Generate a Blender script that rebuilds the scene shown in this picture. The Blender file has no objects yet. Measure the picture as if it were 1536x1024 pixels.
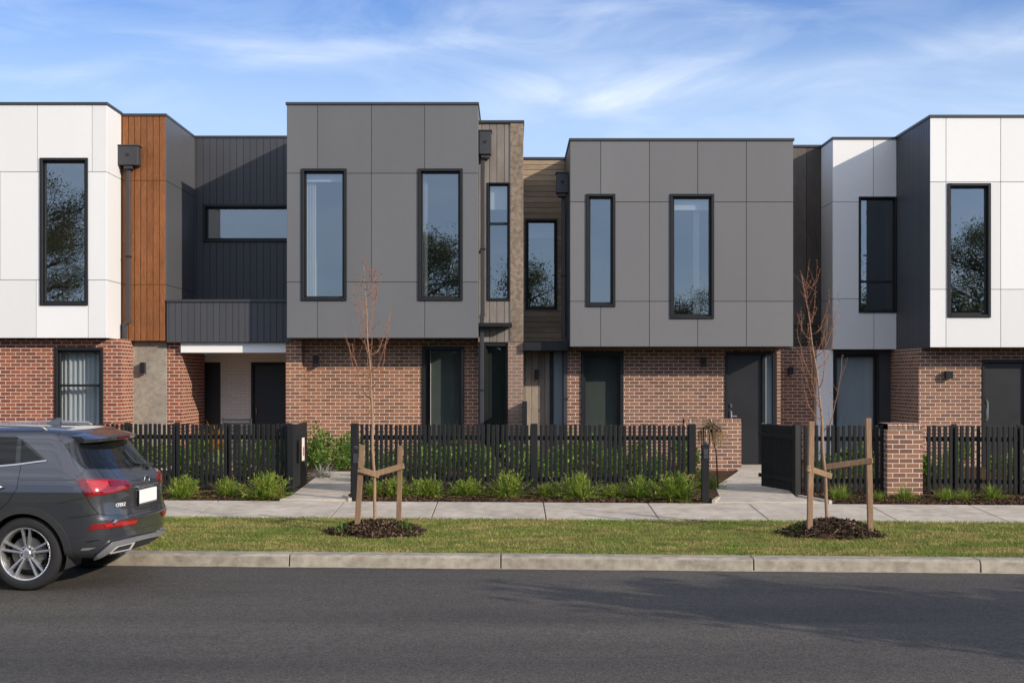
import bpy, bmesh, math, random
import numpy as np
from mathutils import Vector, Matrix
from mathutils.bvhtree import BVHTree
R = math.radians
random.seed(7); rng = np.random.default_rng(11)
S = bpy.context.scene
COL = S.collection
F = 2000.0; CX = 768.0; HZ = 568.0; CH = 2.1          # measured from the photo: focal length in px, centre, horizon, eye height
def X(px, Y): return (px - CX) * Y / F
def Z(py, Y): return CH - (py - HZ) * Y / F
SL = -0.062                                            # the street runs at a slight angle to the facades
def st(x, v): return (x, v + SL * x)

# ---------------------------------------------------------------- materials
def newmat(name):
    m = bpy.data.materials.new(name); m.use_nodes = True
    nt = m.node_tree; nt.nodes.clear()
    out = nt.nodes.new('ShaderNodeOutputMaterial')
    return m, nt, out
def nd(nt, t, **k):
    n = nt.nodes.new(t)
    for a, b in k.items():
        if a.startswith('i_'):
            n.inputs[a[2:].replace('_', ' ')].default_value = b
        else: setattr(n, a, b)
    return n
def c4(c): return (c[0], c[1], c[2], 1)
def mixc(nt, fac, a, b, blend='MIX'):
    n = nt.nodes.new('ShaderNodeMix'); n.data_type = 'RGBA'; n.blend_type = blend
    for s, v in ((0, fac), (6, a), (7, b)):
        if hasattr(v, 'links') or isinstance(v, bpy.types.NodeSocket): nt.links.new(v, n.inputs[s])
        elif s == 0: n.inputs[0].default_value = v
        else: n.inputs[s].default_value = c4(v)
    return n.outputs[2]
def ramp(nt, src, stops):
    r = nt.nodes.new('ShaderNodeValToRGB')
    e = r.color_ramp.elements
    while len(e) < len(stops): e.new(0.5)
    for q, (p, c) in zip(e, stops):
        q.position = p; q.color = c4(c) if not isinstance(c, (int, float)) else (c, c, c, 1)
    nt.links.new(src, r.inputs[0]); return r.outputs[0]
def noise(nt, vec, scale, detail=4, rough=.55, dist=0, sc=None):
    if sc is not None:
        mp = nt.nodes.new('ShaderNodeMapping'); mp.inputs['Scale'].default_value = sc
        nt.links.new(vec, mp.inputs[0]); vec = mp.outputs[0]
    n = nd(nt, 'ShaderNodeTexNoise', i_Scale=scale, i_Detail=detail, i_Roughness=rough, i_Distortion=dist)
    nt.links.new(vec, n.inputs['Vector']); return n.outputs['Fac']
def bump(nt, h, strength, dist, prev=None):
    b = nd(nt, 'ShaderNodeBump', i_Strength=strength, i_Distance=dist)
    nt.links.new(h, b.inputs['Height'])
    if prev: nt.links.new(prev, b.inputs['Normal'])
    return b.outputs[0]
def pbsdf(nt, out, base=None, rough=.6, metal=0, normal=None, spec=.5, coat=0):
    p = nt.nodes.new('ShaderNodeBsdfPrincipled')
    p.inputs['Roughness'].default_value = rough if not isinstance(rough, bpy.types.NodeSocket) else .5
    if isinstance(rough, bpy.types.NodeSocket): nt.links.new(rough, p.inputs['Roughness'])
    p.inputs['Metallic'].default_value = metal
    p.inputs['Specular IOR Level'].default_value = spec
    p.inputs['Coat Weight'].default_value = coat; p.inputs['Coat Roughness'].default_value = .04
    if isinstance(base, bpy.types.NodeSocket): nt.links.new(base, p.inputs['Base Color'])
    else: p.inputs['Base Color'].default_value = c4(base)
    if normal: nt.links.new(normal, p.inputs['Normal'])
    nt.links.new(p.outputs[0], out.inputs[0]); return p
def tc(nt, k='UV'): return nt.nodes.new('ShaderNodeTexCoord').outputs[k]

def plain(name, c, rough=.5, metal=0, var=.12, scale=3, bmp=.0, bsc=60, spec=.5, coat=0, streak=False):
    m, nt, out = newmat(name)
    v = tc(nt, 'UV')
    n = noise(nt, v, scale, 6, .6, 0, (1, .25, 1) if streak else None)
    n2 = noise(nt, v, scale * 14, 3)
    lo = tuple(q * (1 - var) for q in c); hi = tuple(min(1, q * (1 + var)) for q in c)
    base = mixc(nt, ramp(nt, n, [(.3, 0.), (.7, 1.)]), lo, hi)
    base = mixc(nt, .35, base, mixc(nt, n2, lo, hi))
    nrm = bump(nt, noise(nt, v, bsc, 4), bmp, .004) if bmp else None
    if streak:
        gi = nt.nodes.new('ShaderNodeNewGeometry'); base = mixc(nt, 1.0, base, mixc(nt, gi.outputs['Random Per Island'], (.93, .93, .93), (1.05, 1.05, 1.05)), 'MULTIPLY')
    rr = nt.nodes.new('ShaderNodeMapRange'); nt.links.new(n, rr.inputs[0])
    rr.inputs[3].default_value = max(.02, rough - .07); rr.inputs[4].default_value = min(1, rough + .07)
    pbsdf(nt, out, base, rr.outputs[0], metal, nrm, spec, coat); return m

def brick(name, c1, c2, mortar, dirt=.25):
    m, nt, out = newmat(name)
    v = tc(nt, 'UV')
    b = nd(nt, 'ShaderNodeTexBrick', i_Scale=1.0)
    b.offset = .5
    b.inputs['Mortar Size'].default_value = .0066; b.inputs['Mortar Smooth'].default_value = .25
    b.inputs['Brick Width'].default_value = .205; b.inputs['Row Height'].default_value = .0735
    b.inputs['Bias'].default_value = 0
    b.inputs['Color1'].default_value = c4(c1); b.inputs['Color2'].default_value = c4(c2); b.inputs['Mortar'].default_value = c4(mortar)
    wob = nt.nodes.new('ShaderNodeVectorMath'); wob.operation = 'ADD'
    nz = nd(nt, 'ShaderNodeTexNoise', i_Scale=9.0, i_Detail=3.0); nt.links.new(v, nz.inputs['Vector'])
    sc = nt.nodes.new('ShaderNodeVectorMath'); sc.operation = 'SCALE'; sc.inputs['Scale'].default_value = .006
    nt.links.new(nz.outputs['Color'], sc.inputs[0]); nt.links.new(v, wob.inputs[0]); nt.links.new(sc.outputs[0], wob.inputs[1])
    nt.links.new(wob.outputs[0], b.inputs['Vector'])
    fine = noise(nt, v, 55, 5)
    big = noise(nt, v, 1.3, 5)
    col = mixc(nt, .55, b.outputs['Color'], mixc(nt, fine, (.55, .55, .55), (1.35, 1.35, 1.35)), 'MULTIPLY')
    col = mixc(nt, dirt, col, mixc(nt, big, (.55, .53, .5), (1.3, 1.3, 1.3)), 'MULTIPLY')
    inv = nt.nodes.new('ShaderNodeMath'); inv.operation = 'SUBTRACT'; inv.inputs[0].default_value = 1
    nt.links.new(b.outputs['Fac'], inv.inputs[1])
    nrm = bump(nt, inv.outputs[0], .7, .008); nrm = bump(nt, fine, .35, .003, nrm)
    pbsdf(nt, out, col, .85, 0, nrm, .3); return m

def timber(name, c1, c2, vertical=True, bw=.13, rough=.55, grain=1.0):
    m, nt, out = newmat(name)
    v = tc(nt, 'UV')
    sep = nt.nodes.new('ShaderNodeSeparateXYZ'); nt.links.new(v, sep.inputs[0])
    dv = nt.nodes.new('ShaderNodeMath'); dv.operation = 'DIVIDE'; dv.inputs[1].default_value = bw
    nt.links.new(sep.outputs[0 if vertical else 1], dv.inputs[0])
    fl = nt.nodes.new('ShaderNodeMath'); fl.operation = 'FLOOR'; nt.links.new(dv.outputs[0], fl.inputs[0])
    wn = nd(nt, 'ShaderNodeTexWhiteNoise', noise_dimensions='1D'); nt.links.new(fl.outputs[0], wn.inputs['W'])
    off = nt.nodes.new('ShaderNodeVectorMath'); off.operation = 'ADD'
    nt.links.new(v, off.inputs[0]); nt.links.new(wn.outputs['Color'], off.inputs[1])
    g = noise(nt, off.outputs[0], 9 * grain, 8, .65, 1.2, (7, .6, 1) if vertical else (.6, 7, 1))
    blot = noise(nt, off.outputs[0], 2.2, 4, .6, 0, (1.5, .6, 1) if vertical else (.6, 1.5, 1))
    col = mixc(nt, ramp(nt, g, [(.3, 0.), (.72, 1.)]), c1, c2)
    col = mixc(nt, .5, col, mixc(nt, wn.outputs['Value'], (.55, .52, .50), (1.35, 1.35, 1.35)), 'MULTIPLY')
    col = mixc(nt, .5, col, mixc(nt, ramp(nt, blot, [(.3, 0.), (.7, 1.)]), (.62, .6, .58), (1.2, 1.2, 1.2)), 'MULTIPLY')
    pbsdf(nt, out, col, rough, 0, bump(nt, g, .25, .003), .35); return m

def concrete(name, c, stain=(.5, .47, .43), amt=.5, scale=1.0, rough=.85):
    m, nt, out = newmat(name)
    v = tc(nt, 'UV')
    a = noise(nt, v, 1.1 * scale, 8, .65, .6); b = noise(nt, v, 7 * scale, 6, .6); f = noise(nt, v, 120, 3)
    col = mixc(nt, ramp(nt, a, [(.35, 0.), (.68, 1.)]), tuple(q * .78 for q in c), tuple(q * 1.12 for q in c))
    col = mixc(nt, amt, col, mixc(nt, ramp(nt, b, [(.32, 0.), (.6, 1.)]), stain, (1.1, 1.1, 1.1)), 'MULTIPLY')
    col = mixc(nt, .5, col, mixc(nt, f, (.75, .75, .75), (1.25, 1.25, 1.25)), 'MULTIPLY')
    pbsdf(nt, out, col, rough, 0, bump(nt, f, .3, .003, bump(nt, b, .2, .01)), .3); return m

def leafmat(name, stops, trans=.3, rough=.5):
    m, nt, out = newmat(name)
    g = nt.nodes.new('ShaderNodeNewGeometry')
    col = ramp(nt, g.outputs['Random Per Island'], stops)
    v = tc(nt, 'Object')
    col = mixc(nt, .6, col, mixc(nt, noise(nt, v, 2.2, 3), (.6, .62, .55), (1.35, 1.3, 1.3)), 'MULTIPLY')
    p = pbsdf(nt, out, col, rough, 0, None, .3)
    t = nt.nodes.new('ShaderNodeBsdfTranslucent'); nt.links.new(col, t.inputs[0])
    mx = nt.nodes.new('ShaderNodeMixShader'); mx.inputs[0].default_value = trans
    nt.links.new(p.outputs[0], mx.inputs[1]); nt.links.new(t.outputs[0], mx.inputs[2]); nt.links.new(mx.outputs[0], out.inputs[0])
    return m

def glassmat(name, tint=(.55, .6, .62), refl=.26, rough=.0):
    m, nt, out = newmat(name)
    tr = nt.nodes.new('ShaderNodeBsdfTransparent'); tr.inputs[0].default_value = c4(tint)
    gl = nt.nodes.new('ShaderNodeBsdfGlossy'); gl.inputs['Roughness'].default_value = rough
    gl.inputs[0].default_value = (.9, .95, 1, 1)
    v = tc(nt, 'UV')
    nt.links.new(bump(nt, noise(nt, v, 1.4, 2), .05, .02), gl.inputs['Normal'])
    lw = nt.nodes.new('ShaderNodeLayerWeight'); lw.inputs[0].default_value = .35
    mr = nt.nodes.new('ShaderNodeMapRange'); nt.links.new(lw.outputs['Facing'], mr.inputs[0])
    mr.inputs[3].default_value = refl; mr.inputs[4].default_value = .95
    mx = nt.nodes.new('ShaderNodeMixShader'); nt.links.new(mr.outputs[0], mx.inputs[0])
    nt.links.new(tr.outputs[0], mx.inputs[1]); nt.links.new(gl.outputs[0], mx.inputs[2]); nt.links.new(mx.outputs[0], out.inputs[0])
    return m

def asphaltmat():
    m, nt, out = newmat('asphalt')
    v = tc(nt, 'UV')
    big = noise(nt, v, .35, 6, .6, .4, (.4, 1, 1)); mid = noise(nt, v, 4, 5); f = noise(nt, v, 95, 3, .7)
    vor = nd(nt, 'ShaderNodeTexVoronoi', i_Scale=52.0); nt.links.new(v, vor.inputs['Vector'])
    col = mixc(nt, ramp(nt, big, [(.35, 0.), (.65, 1.)]), (.054, .049, .044), (.082, .075, .067))
    col = mixc(nt, .5, col, mixc(nt, mid, (.75, .75, .75), (1.25, 1.24, 1.22)), 'MULTIPLY')
    col = mixc(nt, .8, col, mixc(nt, ramp(nt, f, [(.35, 0.), (.7, 1.)]), (.35, .35, .35), (1.75, 1.72, 1.68)), 'MULTIPLY')
    wear = noise(nt, v, 1.0, 4, .55, .3, (.035, .85, 1))
    col = mixc(nt, .8, col, mixc(nt, ramp(nt, wear, [(.36, 0.), (.64, 1.)]), (.78, .78, .79), (1.16, 1.14, 1.11)), 'MULTIPLY')
    spot = noise(nt, v, .9, 6, .7, 1.2)
    col = mixc(nt, ramp(nt, spot, [(.62, 0.), (.74, .45)]), col, (.030, .029, .028))
    grit = nd(nt, 'ShaderNodeTexVoronoi', i_Scale=9.0); nt.links.new(v, grit.inputs['Vector'])
    col = mixc(nt, ramp(nt, grit.outputs['Distance'], [(.02, .7), (.05, 0.)]), col, (.26, .24, .21))
    w = nd(nt, 'ShaderNodeTexWhiteNoise', noise_dimensions='3D'); nt.links.new(vor.outputs['Color'], w.inputs['Vector'])
    col = mixc(nt, .45, col, mixc(nt, w.outputs['Value'], (.3, .3, .3), (1.9, 1.87, 1.82)), 'MULTIPLY')
    nrm = bump(nt, vor.outputs['Distance'], .6, .006); nrm = bump(nt, f, .5, .004, nrm)
    pbsdf(nt, out, col, .82, 0, nrm, .35); return m

def soilmat(name, a, b):
    m, nt, out = newmat(name); v = tc(nt, 'UV')
    n = noise(nt, v, 6, 8, .7); f = noise(nt, v, 45, 4)
    col = mixc(nt, ramp(nt, n, [(.3, 0.), (.7, 1.)]), a, b)
    col = mixc(nt, .7, col, mixc(nt, f, (.5, .5, .5), (1.5, 1.5, 1.5)), 'MULTIPLY')
    pbsdf(nt, out, col, .95, 0, bump(nt, f, .8, .02), .1); return m

M = {}
M['asphalt'] = asphaltmat()
M['kerb'] = concrete('kerb_concrete', (.33, .295, .24), (.5, .46, .42), .7, 1.0)
M['path'] = concrete('path_concrete', (.46, .405, .335), (.68, .64, .60), .6, .8)
M['render'] = concrete('cement_render', (.30, .27, .225), (.6, .57, .52), .6, 1.4)
M['rawconc'] = concrete('weathered_concrete', (.24, .19, .145), (.45, .4, .36), .8, 1.6)
M['brick_red'] = brick('red_brick', (.31, .098, .050), (.16, .052, .036), (.70, .58, .47))
M['brick_tan'] = brick('tan_red_brick', (.315, .140, .078), (.175, .080, .052), (.70, .58, .47))
M['brick_brown'] = brick('brown_brick', (.285, .142, .090), (.155, .080, .058), (.68, .57, .47))
M['brick_grey'] = brick('grey_brown_brick', (.24, .16, .12), (.19, .125, .095), (.40, .34, .28))
M['brick_white'] = brick('white_brick', (.82, .79, .74), (.77, .74, .69), (.66, .63, .58), .12)
M['white'] = plain('white_panel', (.68, .678, .675), .6, 0, .05, .5, .03, 40, .3, 0, True)
M['grey'] = plain('grey_panel', (.124, .126, .132), .5, 0, .09, .6, .03, 40, .35, 0, True)
M['grey2'] = plain('mid_grey_panel', (.140, .139, .143), .5, 0, .09, .6, .03, 40, .35, 0, True)
M['char'] = plain('charcoal_boards', (.052, .054, .062), .5, 0, .10, 1.5, .05, 40, .4, 0, True)
M['charwing'] = plain('slate_panel', (.085, .087, .095), .5, 0, .06, 1.0, .03, 40, .4)
M['steel'] = plain('dark_steel', (.011, .0115, .013), .45, 0, .15, 4, .02, 60, .35)
M['steel2'] = plain('charcoal_steel', (.035, .036, .041), .45, 0, .12, 4, .02, 60, .5)
M['dark'] = plain('dark_void', (.012, .012, .013), .8, 0, .1, 3)
M['door'] = plain('black_door', (.016, .0165, .018), .38, 0, .12, 2, .03, 30, .5)
M['timber'] = timber('cedar_boards', (.15, .050, .016), (.36, .140, .045), True, .1285, .5)
M['timber_grey'] = timber('grey_boards', (.20, .175, .155), (.30, .265, .235), True, .155, .6)
M['timber_brown'] = timber('brown_boards', (.27, .20, .13), (.44, .345, .245), False, .12, .6)
M['timber_door'] = timber('weathered_door_boards', (.21, .175, .14), (.32, .27, .22), True, .14, .6)
M['timber_dark'] = timber('dark_stained_boards', (.06, .05, .043), (.12, .10, .085), True, .33, .65)
M['stake'] = timber('hardwood_stake', (.17, .105, .062), (.34, .215, .13), True, 5, .7)
M['fence'] = plain('black_fence_paint', (.0095, .010, .011), .5, 0, .35, 6, .1, 50, .3, 0, True)
M['room'] = plain('plaster_room', (.42, .41, .39), .9, 0, .03)
M['curtain'] = plain('sheer_curtain', (.78, .77, .74), .9, 0, .03)
M['blind'] = plain('grey_blind', (.30, .31, .30), .9, 0, .04)
M['blindd'] = plain('dark_blind', (.12, .13, .12), .9, 0, .04)
M['blindp'] = plain('pale_blind', (.62, .64, .64), .9, 0, .03)
M['glass'] = glassmat('window_glass', (.70, .74, .76), .225)
M['glass_d'] = glassmat('dark_window_glass', (.46, .50, .49), .07)
M['glass_f'] = plain('frosted_glass', (.22, .27, .29), .25, 0, .04, 1, 0, 60, .6)
M['soil'] = soilmat('garden_soil', (.035, .020, .012), (.085, .048, .028))
M['mulch'] = leafmat('bark_mulch', [(0, (.02, .011, .007)), (.5, (.055, .028, .016)), (1, (.13, .07, .04))], 0, .9)
M['mulchd'] = leafmat('dark_bark_mulch', [(0, (.018, .011, .007)), (.6, (.062, .038, .024)), (1, (.17, .11, .07))], 0, .9)
M['turf'] = soilmat('turf_ground', (.11, .105, .028), (.22, .19, .07))
def grassmat():
    m, nt, out = newmat('grass_blades')
    g = nt.nodes.new('ShaderNodeNewGeometry')
    col = ramp(nt, g.outputs['Random Per Island'], [(0, (.075, .150, .016)), (.5, (.138, .225, .030)), (.85, (.26, .30, .06)), (1, (.44, .37, .16))])
    dry = ramp(nt, g.outputs['Random Per Island'], [(0, (.22, .20, .05)), (.5, (.36, .29, .11)), (1, (.54, .44, .23))])
    v = tc(nt, 'Object')
    col = mixc(nt, ramp(nt, noise(nt, v, 1.1, 5, .65, .8, (1, 2.2, 0)), [(.44, 0.), (.60, .95)]), col, dry)
    col = mixc(nt, .75, col, mixc(nt, ramp(nt, noise(nt, v, 2.6, 5, .7, .6, (1, 2.5, 0)), [(.32, 0.), (.66, 1.)]), (.30, .42, .34), (1.5, 1.4, 1.25)), 'MULTIPLY')
    p = pbsdf(nt, out, col, .6, 0, None, .3)
    t = nt.nodes.new('ShaderNodeBsdfTranslucent'); nt.links.new(col, t.inputs[0])
    mx = nt.nodes.new('ShaderNodeMixShader'); mx.inputs[0].default_value = .3
    nt.links.new(p.outputs[0], mx.inputs[1]); nt.links.new(t.outputs[0], mx.inputs[2]); nt.links.new(mx.outputs[0], out.inputs[0]); return m
M['grass'] = grassmat()
M['glass_c'] = glassmat('clear_window_glass', (.72, .77, .80), .10)
M['venetian'] = plain('brown_venetian_slats', (.085, .062, .055), .6, 0, .1)
M['tuft'] = leafmat('tuft_leaves', [(0, (.06, .13, .015)), (.45, (.18, .28, .034)), (.9, (.36, .42, .07)), (1, (.46, .22, .06))], .35)
M['bush'] = leafmat('bush_leaves', [(0, (.03, .075, .012)), (.55, (.09, .18, .024)), (1, (.24, .33, .055))], .3)
M['silver'] = leafmat('silver_leaves', [(0, (.30, .30, .25)), (1, (.6, .58, .5))], .2)
M['orange'] = leafmat('orange_leaves', [(0, (.30, .20, .02)), (.6, (.55, .25, .03)), (1, (.65, .42, .06))], .3)
M['dry'] = leafmat('dry_fronds', [(0, (.10, .065, .035)), (1, (.32, .22, .12))], .1)
M['tree_leaf'] = leafmat('tree_leaves', [(0, (.06, .075, .028)), (.6, (.12, .14, .05)), (1, (.20, .20, .08))], .45)
M['hedge_core'] = soilmat('dense_hedge', (.03, .04, .015), (.07, .085, .03))
M['bark'] = plain('young_bark', (.30, .19, .115), .8, 0, .25, 20, .3, 80, .3)
M['twig'] = plain('red_twig', (.27, .125, .070), .7, 0, .25, 20, 0, 80, .3)
M['bark_dark'] = plain('dark_bark', (.06, .045, .035), .9, 0, .3, 8, .3, 30, .2)
M['chrome'] = plain('satin_metal', (.55, .55, .56), .25, 1, .05, 5)
M['brass'] = plain('tan_plate', (.42, .30, .13), .5, 0, .15, 20)
M['paper'] = plain('paper', (.70, .62, .55), .8, 0, .08, 12)
M['red_ink'] = plain('faded_red', (.45, .10, .08), .8, 0, .2, 12)
M['whitewash'] = plain('white_fascia', (.80, .79, .77), .5, 0, .03, 2)

# ---------------------------------------------------------------- mesh helpers
ORG = {}
def tag(o, label=None, cat=None, group=None, kind=None):
    for k, v in (('label', label), ('category', cat), ('group', group), ('kind', kind)):
        if v: o[k] = v
    return o
def empty(name, loc=(0, 0, 0), rz=0, label=None, cat=None, group=None, local=False):
    o = bpy.data.objects.new(name, None); COL.objects.link(o); o.empty_display_size = .2
    o.location = loc; o.rotation_euler = (0, 0, rz)
    ORG[o] = Vector((0, 0, 0)) if local else Vector(loc)
    return tag(o, label, cat, group)
def finish(name, V, Fc, mat, parent=None, smooth=False, bevel=0, uv=True, seg=1):
    off = ORG.get(parent, Vector((0, 0, 0))) if parent else Vector((0, 0, 0))
    me = bpy.data.meshes.new(name)
    me.from_pydata([(v[0] - off.x, v[1] - off.y, v[2] - off.z) for v in V], [], Fc)
    if uv:
        lay = me.uv_layers.new(name='UVMap'); me.update()
        n = len(me.loops); vi = np.empty(n, np.int32); me.loops.foreach_get('vertex_index', vi)
        co = np.array([tuple(v) for v in V], dtype=np.float64)[vi]
        pn = np.empty(len(me.polygons) * 3); me.polygons.foreach_get('normal', pn); pn = np.abs(pn.reshape(-1, 3))
        lt = np.empty(len(me.polygons), np.int32); me.polygons.foreach_get('loop_total', lt)
        ax = np.repeat(np.argmax(pn + np.array([0, .02, .01]), axis=1), lt)
        u = np.where(ax == 0, co[:, 1], co[:, 0]); w = np.where(ax == 2, co[:, 1], co[:, 2])
        lay.data.foreach_set('uv', np.stack([u, w], 1).ravel())
    if mat: me.materials.append(mat)
    if smooth: me.polygons.foreach_set('use_smooth', [True] * len(me.polygons))
    me.update()
    o = bpy.data.objects.new(name, me); COL.objects.link(o)
    if parent: o.parent = parent; ORG[o] = off
    else: ORG[o] = Vector((0, 0, 0))
    if bevel:
        b = o.modifiers.new('bevel', 'BEVEL'); b.width = bevel; b.segments = seg; b.limit_method = 'ANGLE'; b.angle_limit = R(40)
    return o
class MB:
    def __init__(s): s.v = []; s.f = []
    def add(s, V, Fc):
        n = len(s.v); s.v += [tuple(q) for q in V]; s.f += [tuple(i + n for i in f) for f in Fc]; return s
    def box(s, x0, x1, y0, y1, z0, z1):
        x0, x1 = min(x0, x1), max(x0, x1); y0, y1 = min(y0, y1), max(y0, y1); z0, z1 = min(z0, z1), max(z0, z1)
        return s.add([(x0, y0, z0), (x1, y0, z0), (x1, y1, z0), (x0, y1, z0), (x0, y0, z1), (x1, y0, z1), (x1, y1, z1), (x0, y1, z1)],
                     [(0, 3, 2, 1), (4, 5, 6, 7), (0, 1, 5, 4), (1, 2, 6, 5), (2, 3, 7, 6), (3, 0, 4, 7)])
    def hexa(s, P):      # eight corners, same order as box
        return s.add(P, [(0, 3, 2, 1), (4, 5, 6, 7), (0, 1, 5, 4), (1, 2, 6, 5), (2, 3, 7, 6), (3, 0, 4, 7)])
    def beam(s, a, b, w, t, up=Vector((0, 0, 1))):
        a = Vector(a); b = Vector(b); d = (b - a).normalized()
        if abs(d.dot(up)) > .95: up = Vector((0, 1, 0))
        sd = d.cross(up).normalized(); uu = sd.cross(d).normalized()
        P = []
        for c in (a, b):
            for (i, j) in ((-1, -1), (1, -1), (1, 1), (-1, 1)): P.append(c + sd * i * w / 2 + uu * j * t / 2)
        return s.add(P, [(0, 3, 2, 1), (4, 5, 6, 7), (0, 1, 5, 4), (1, 2, 6, 5), (2, 3, 7, 6), (3, 0, 4, 7)])
    def prism(s, poly, z0, z1):   # plan polygon, counter-clockwise
        n = len(poly)
        V = [(p[0], p[1], z0) for p in poly] + [(p[0], p[1], z1) for p in poly]
        return s.add(V, [tuple(range(n - 1, -1, -1)), tuple(range(n, 2 * n))] + [(i, (i + 1) % n, n + (i + 1) % n, n + i) for i in range(n)])
    def tube(s, pts, rad, n=8, cap=True):
        pts = [Vector(p) for p in pts]; k = len(pts)
        if not hasattr(rad, '__len__'): rad = [rad] * k
        ref = None; V = []; Fc = []
        for i, p in enumerate(pts):
            d = (pts[min(i + 1, k - 1)] - pts[max(i - 1, 0)]).normalized()
            if ref is None: ref = d.orthogonal().normalized()
            ref = (ref - d * ref.dot(d)).normalized(); b = d.cross(ref)
            for j in range(n):
                a = 2 * math.pi * j / n; V.append(p + (ref * math.cos(a) + b * math.sin(a)) * rad[i])
        for i in range(k - 1):
            for j in range(n): Fc.append((i * n + j, i * n + (j + 1) % n, (i + 1) * n + (j + 1) % n, (i + 1) * n + j))
        if cap: Fc += [tuple(range(n - 1, -1, -1)), tuple((k - 1) * n + j for j in range(n))]
        return s.add(V, Fc)
    def lathe(s, prof, n=48, axis='y', c=(0, 0, 0)):   # profile (radius, along)
        V = []; Fc = []; k = len(prof)
        for i in range(n):
            a = 2 * math.pi * i / n
            for r, t in prof:
                q = (r * math.cos(a), t, r * math.sin(a)) if axis == 'y' else (r * math.cos(a), r * math.sin(a), t)
                V.append((q[0] + c[0], q[1] + c[1], q[2] + c[2]))
        for i in range(n):
            for j in range(k - 1):
                Fc.append((i * k + j, i * k + j + 1, ((i + 1) % n) * k + j + 1, ((i + 1) % n) * k + j))
        return s.add(V, Fc)
    def slab(s, ax, u0, u1, z0, z1, w0, w1, ops=()):
        # a wall in plane ax ('Y' faces along Y, 'X' faces along X) with rectangular openings
        us = sorted({u0, u1} | {min(max(q, u0), u1) for o in ops for q in o[:2]})
        zs = sorted({z0, z1} | {min(max(q, z0), z1) for o in ops for q in o[2:]})
        nu, nz = len(us) - 1, len(zs) - 1
        def solid(i, j):
            if i < 0 or j < 0 or i >= nu or j >= nz: return False
            cu = (us[i] + us[i + 1]) / 2; cz = (zs[j] + zs[j + 1]) / 2
            return not any(o[0] < cu < o[1] and o[2] < cz < o[3] for o in ops)
        P = (lambda u, w, z: (u, w, z)) if ax == 'Y' else (lambda u, w, z: (w, u, z))
        idx = {}; V = []; Fc = []
        def vid(i, k, j):
            key = (i, k, j)
            if key not in idx: idx[key] = len(V); V.append(P(us[i], (w0, w1)[k], zs[j]))
            return idx[key]
        flip = (w1 < w0) != (ax == 'X')
        def face(*q): Fc.append(q[::-1] if flip else q)
        for i in range(nu):
            for j in range(nz):
                if not solid(i, j): continue
                face(vid(i, 0, j), vid(i + 1, 0, j), vid(i + 1, 0, j + 1), vid(i, 0, j + 1))
                face(vid(i, 1, j), vid(i, 1, j + 1), vid(i + 1, 1, j + 1), vid(i + 1, 1, j))
                if not solid(i - 1, j): face(vid(i, 0, j), vid(i, 0, j + 1), vid(i, 1, j + 1), vid(i, 1, j))
                if not solid(i + 1, j): face(vid(i + 1, 0, j), vid(i + 1, 1, j), vid(i + 1, 1, j + 1), vid(i + 1, 0, j + 1))
                if not solid(i, j - 1): face(vid(i, 0, j), vid(i, 1, j), vid(i + 1, 1, j), vid(i + 1, 0, j))
                if not solid(i, j + 1): face(vid(i, 0, j + 1), vid(i + 1, 0, j + 1), vid(i + 1, 1, j + 1), vid(i, 1, j + 1))
        return s.add(V, Fc)
    def boards(s, ax, u0, u1, z0, z1, w0, w1, bw, gap=.008, ops=(), horiz=False, zj=()):
        # tongue-and-groove boards, each a slab of its own with an open groove between
        if horiz:
            z = math.floor(z0 / bw) * bw
            while z < z1:
                a, b = max(z, z0), min(z + bw - gap, z1)
                if b - a > .01: s.slab(ax, u0, u1, a, b, w0, w1, ops)
                z += bw
        else:
            u = math.floor(u0 / bw) * bw
            cuts = [z0] + sorted(zj) + [z1]
            while u < u1:
                a, b = max(u, u0), min(u + bw - gap, u1)
                if b - a > .01:
                    for k in range(len(cuts) - 1):
                        s.slab(ax, a, b, cuts[k] + (.003 if k else 0), cuts[k + 1] - (.003 if k < len(cuts) - 2 else 0), w0, w1, ops)
                u += bw
        return s
    def build(s, name, mat, parent=None, **k): return finish(name, s.v, s.f, mat, parent, **k)

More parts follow.
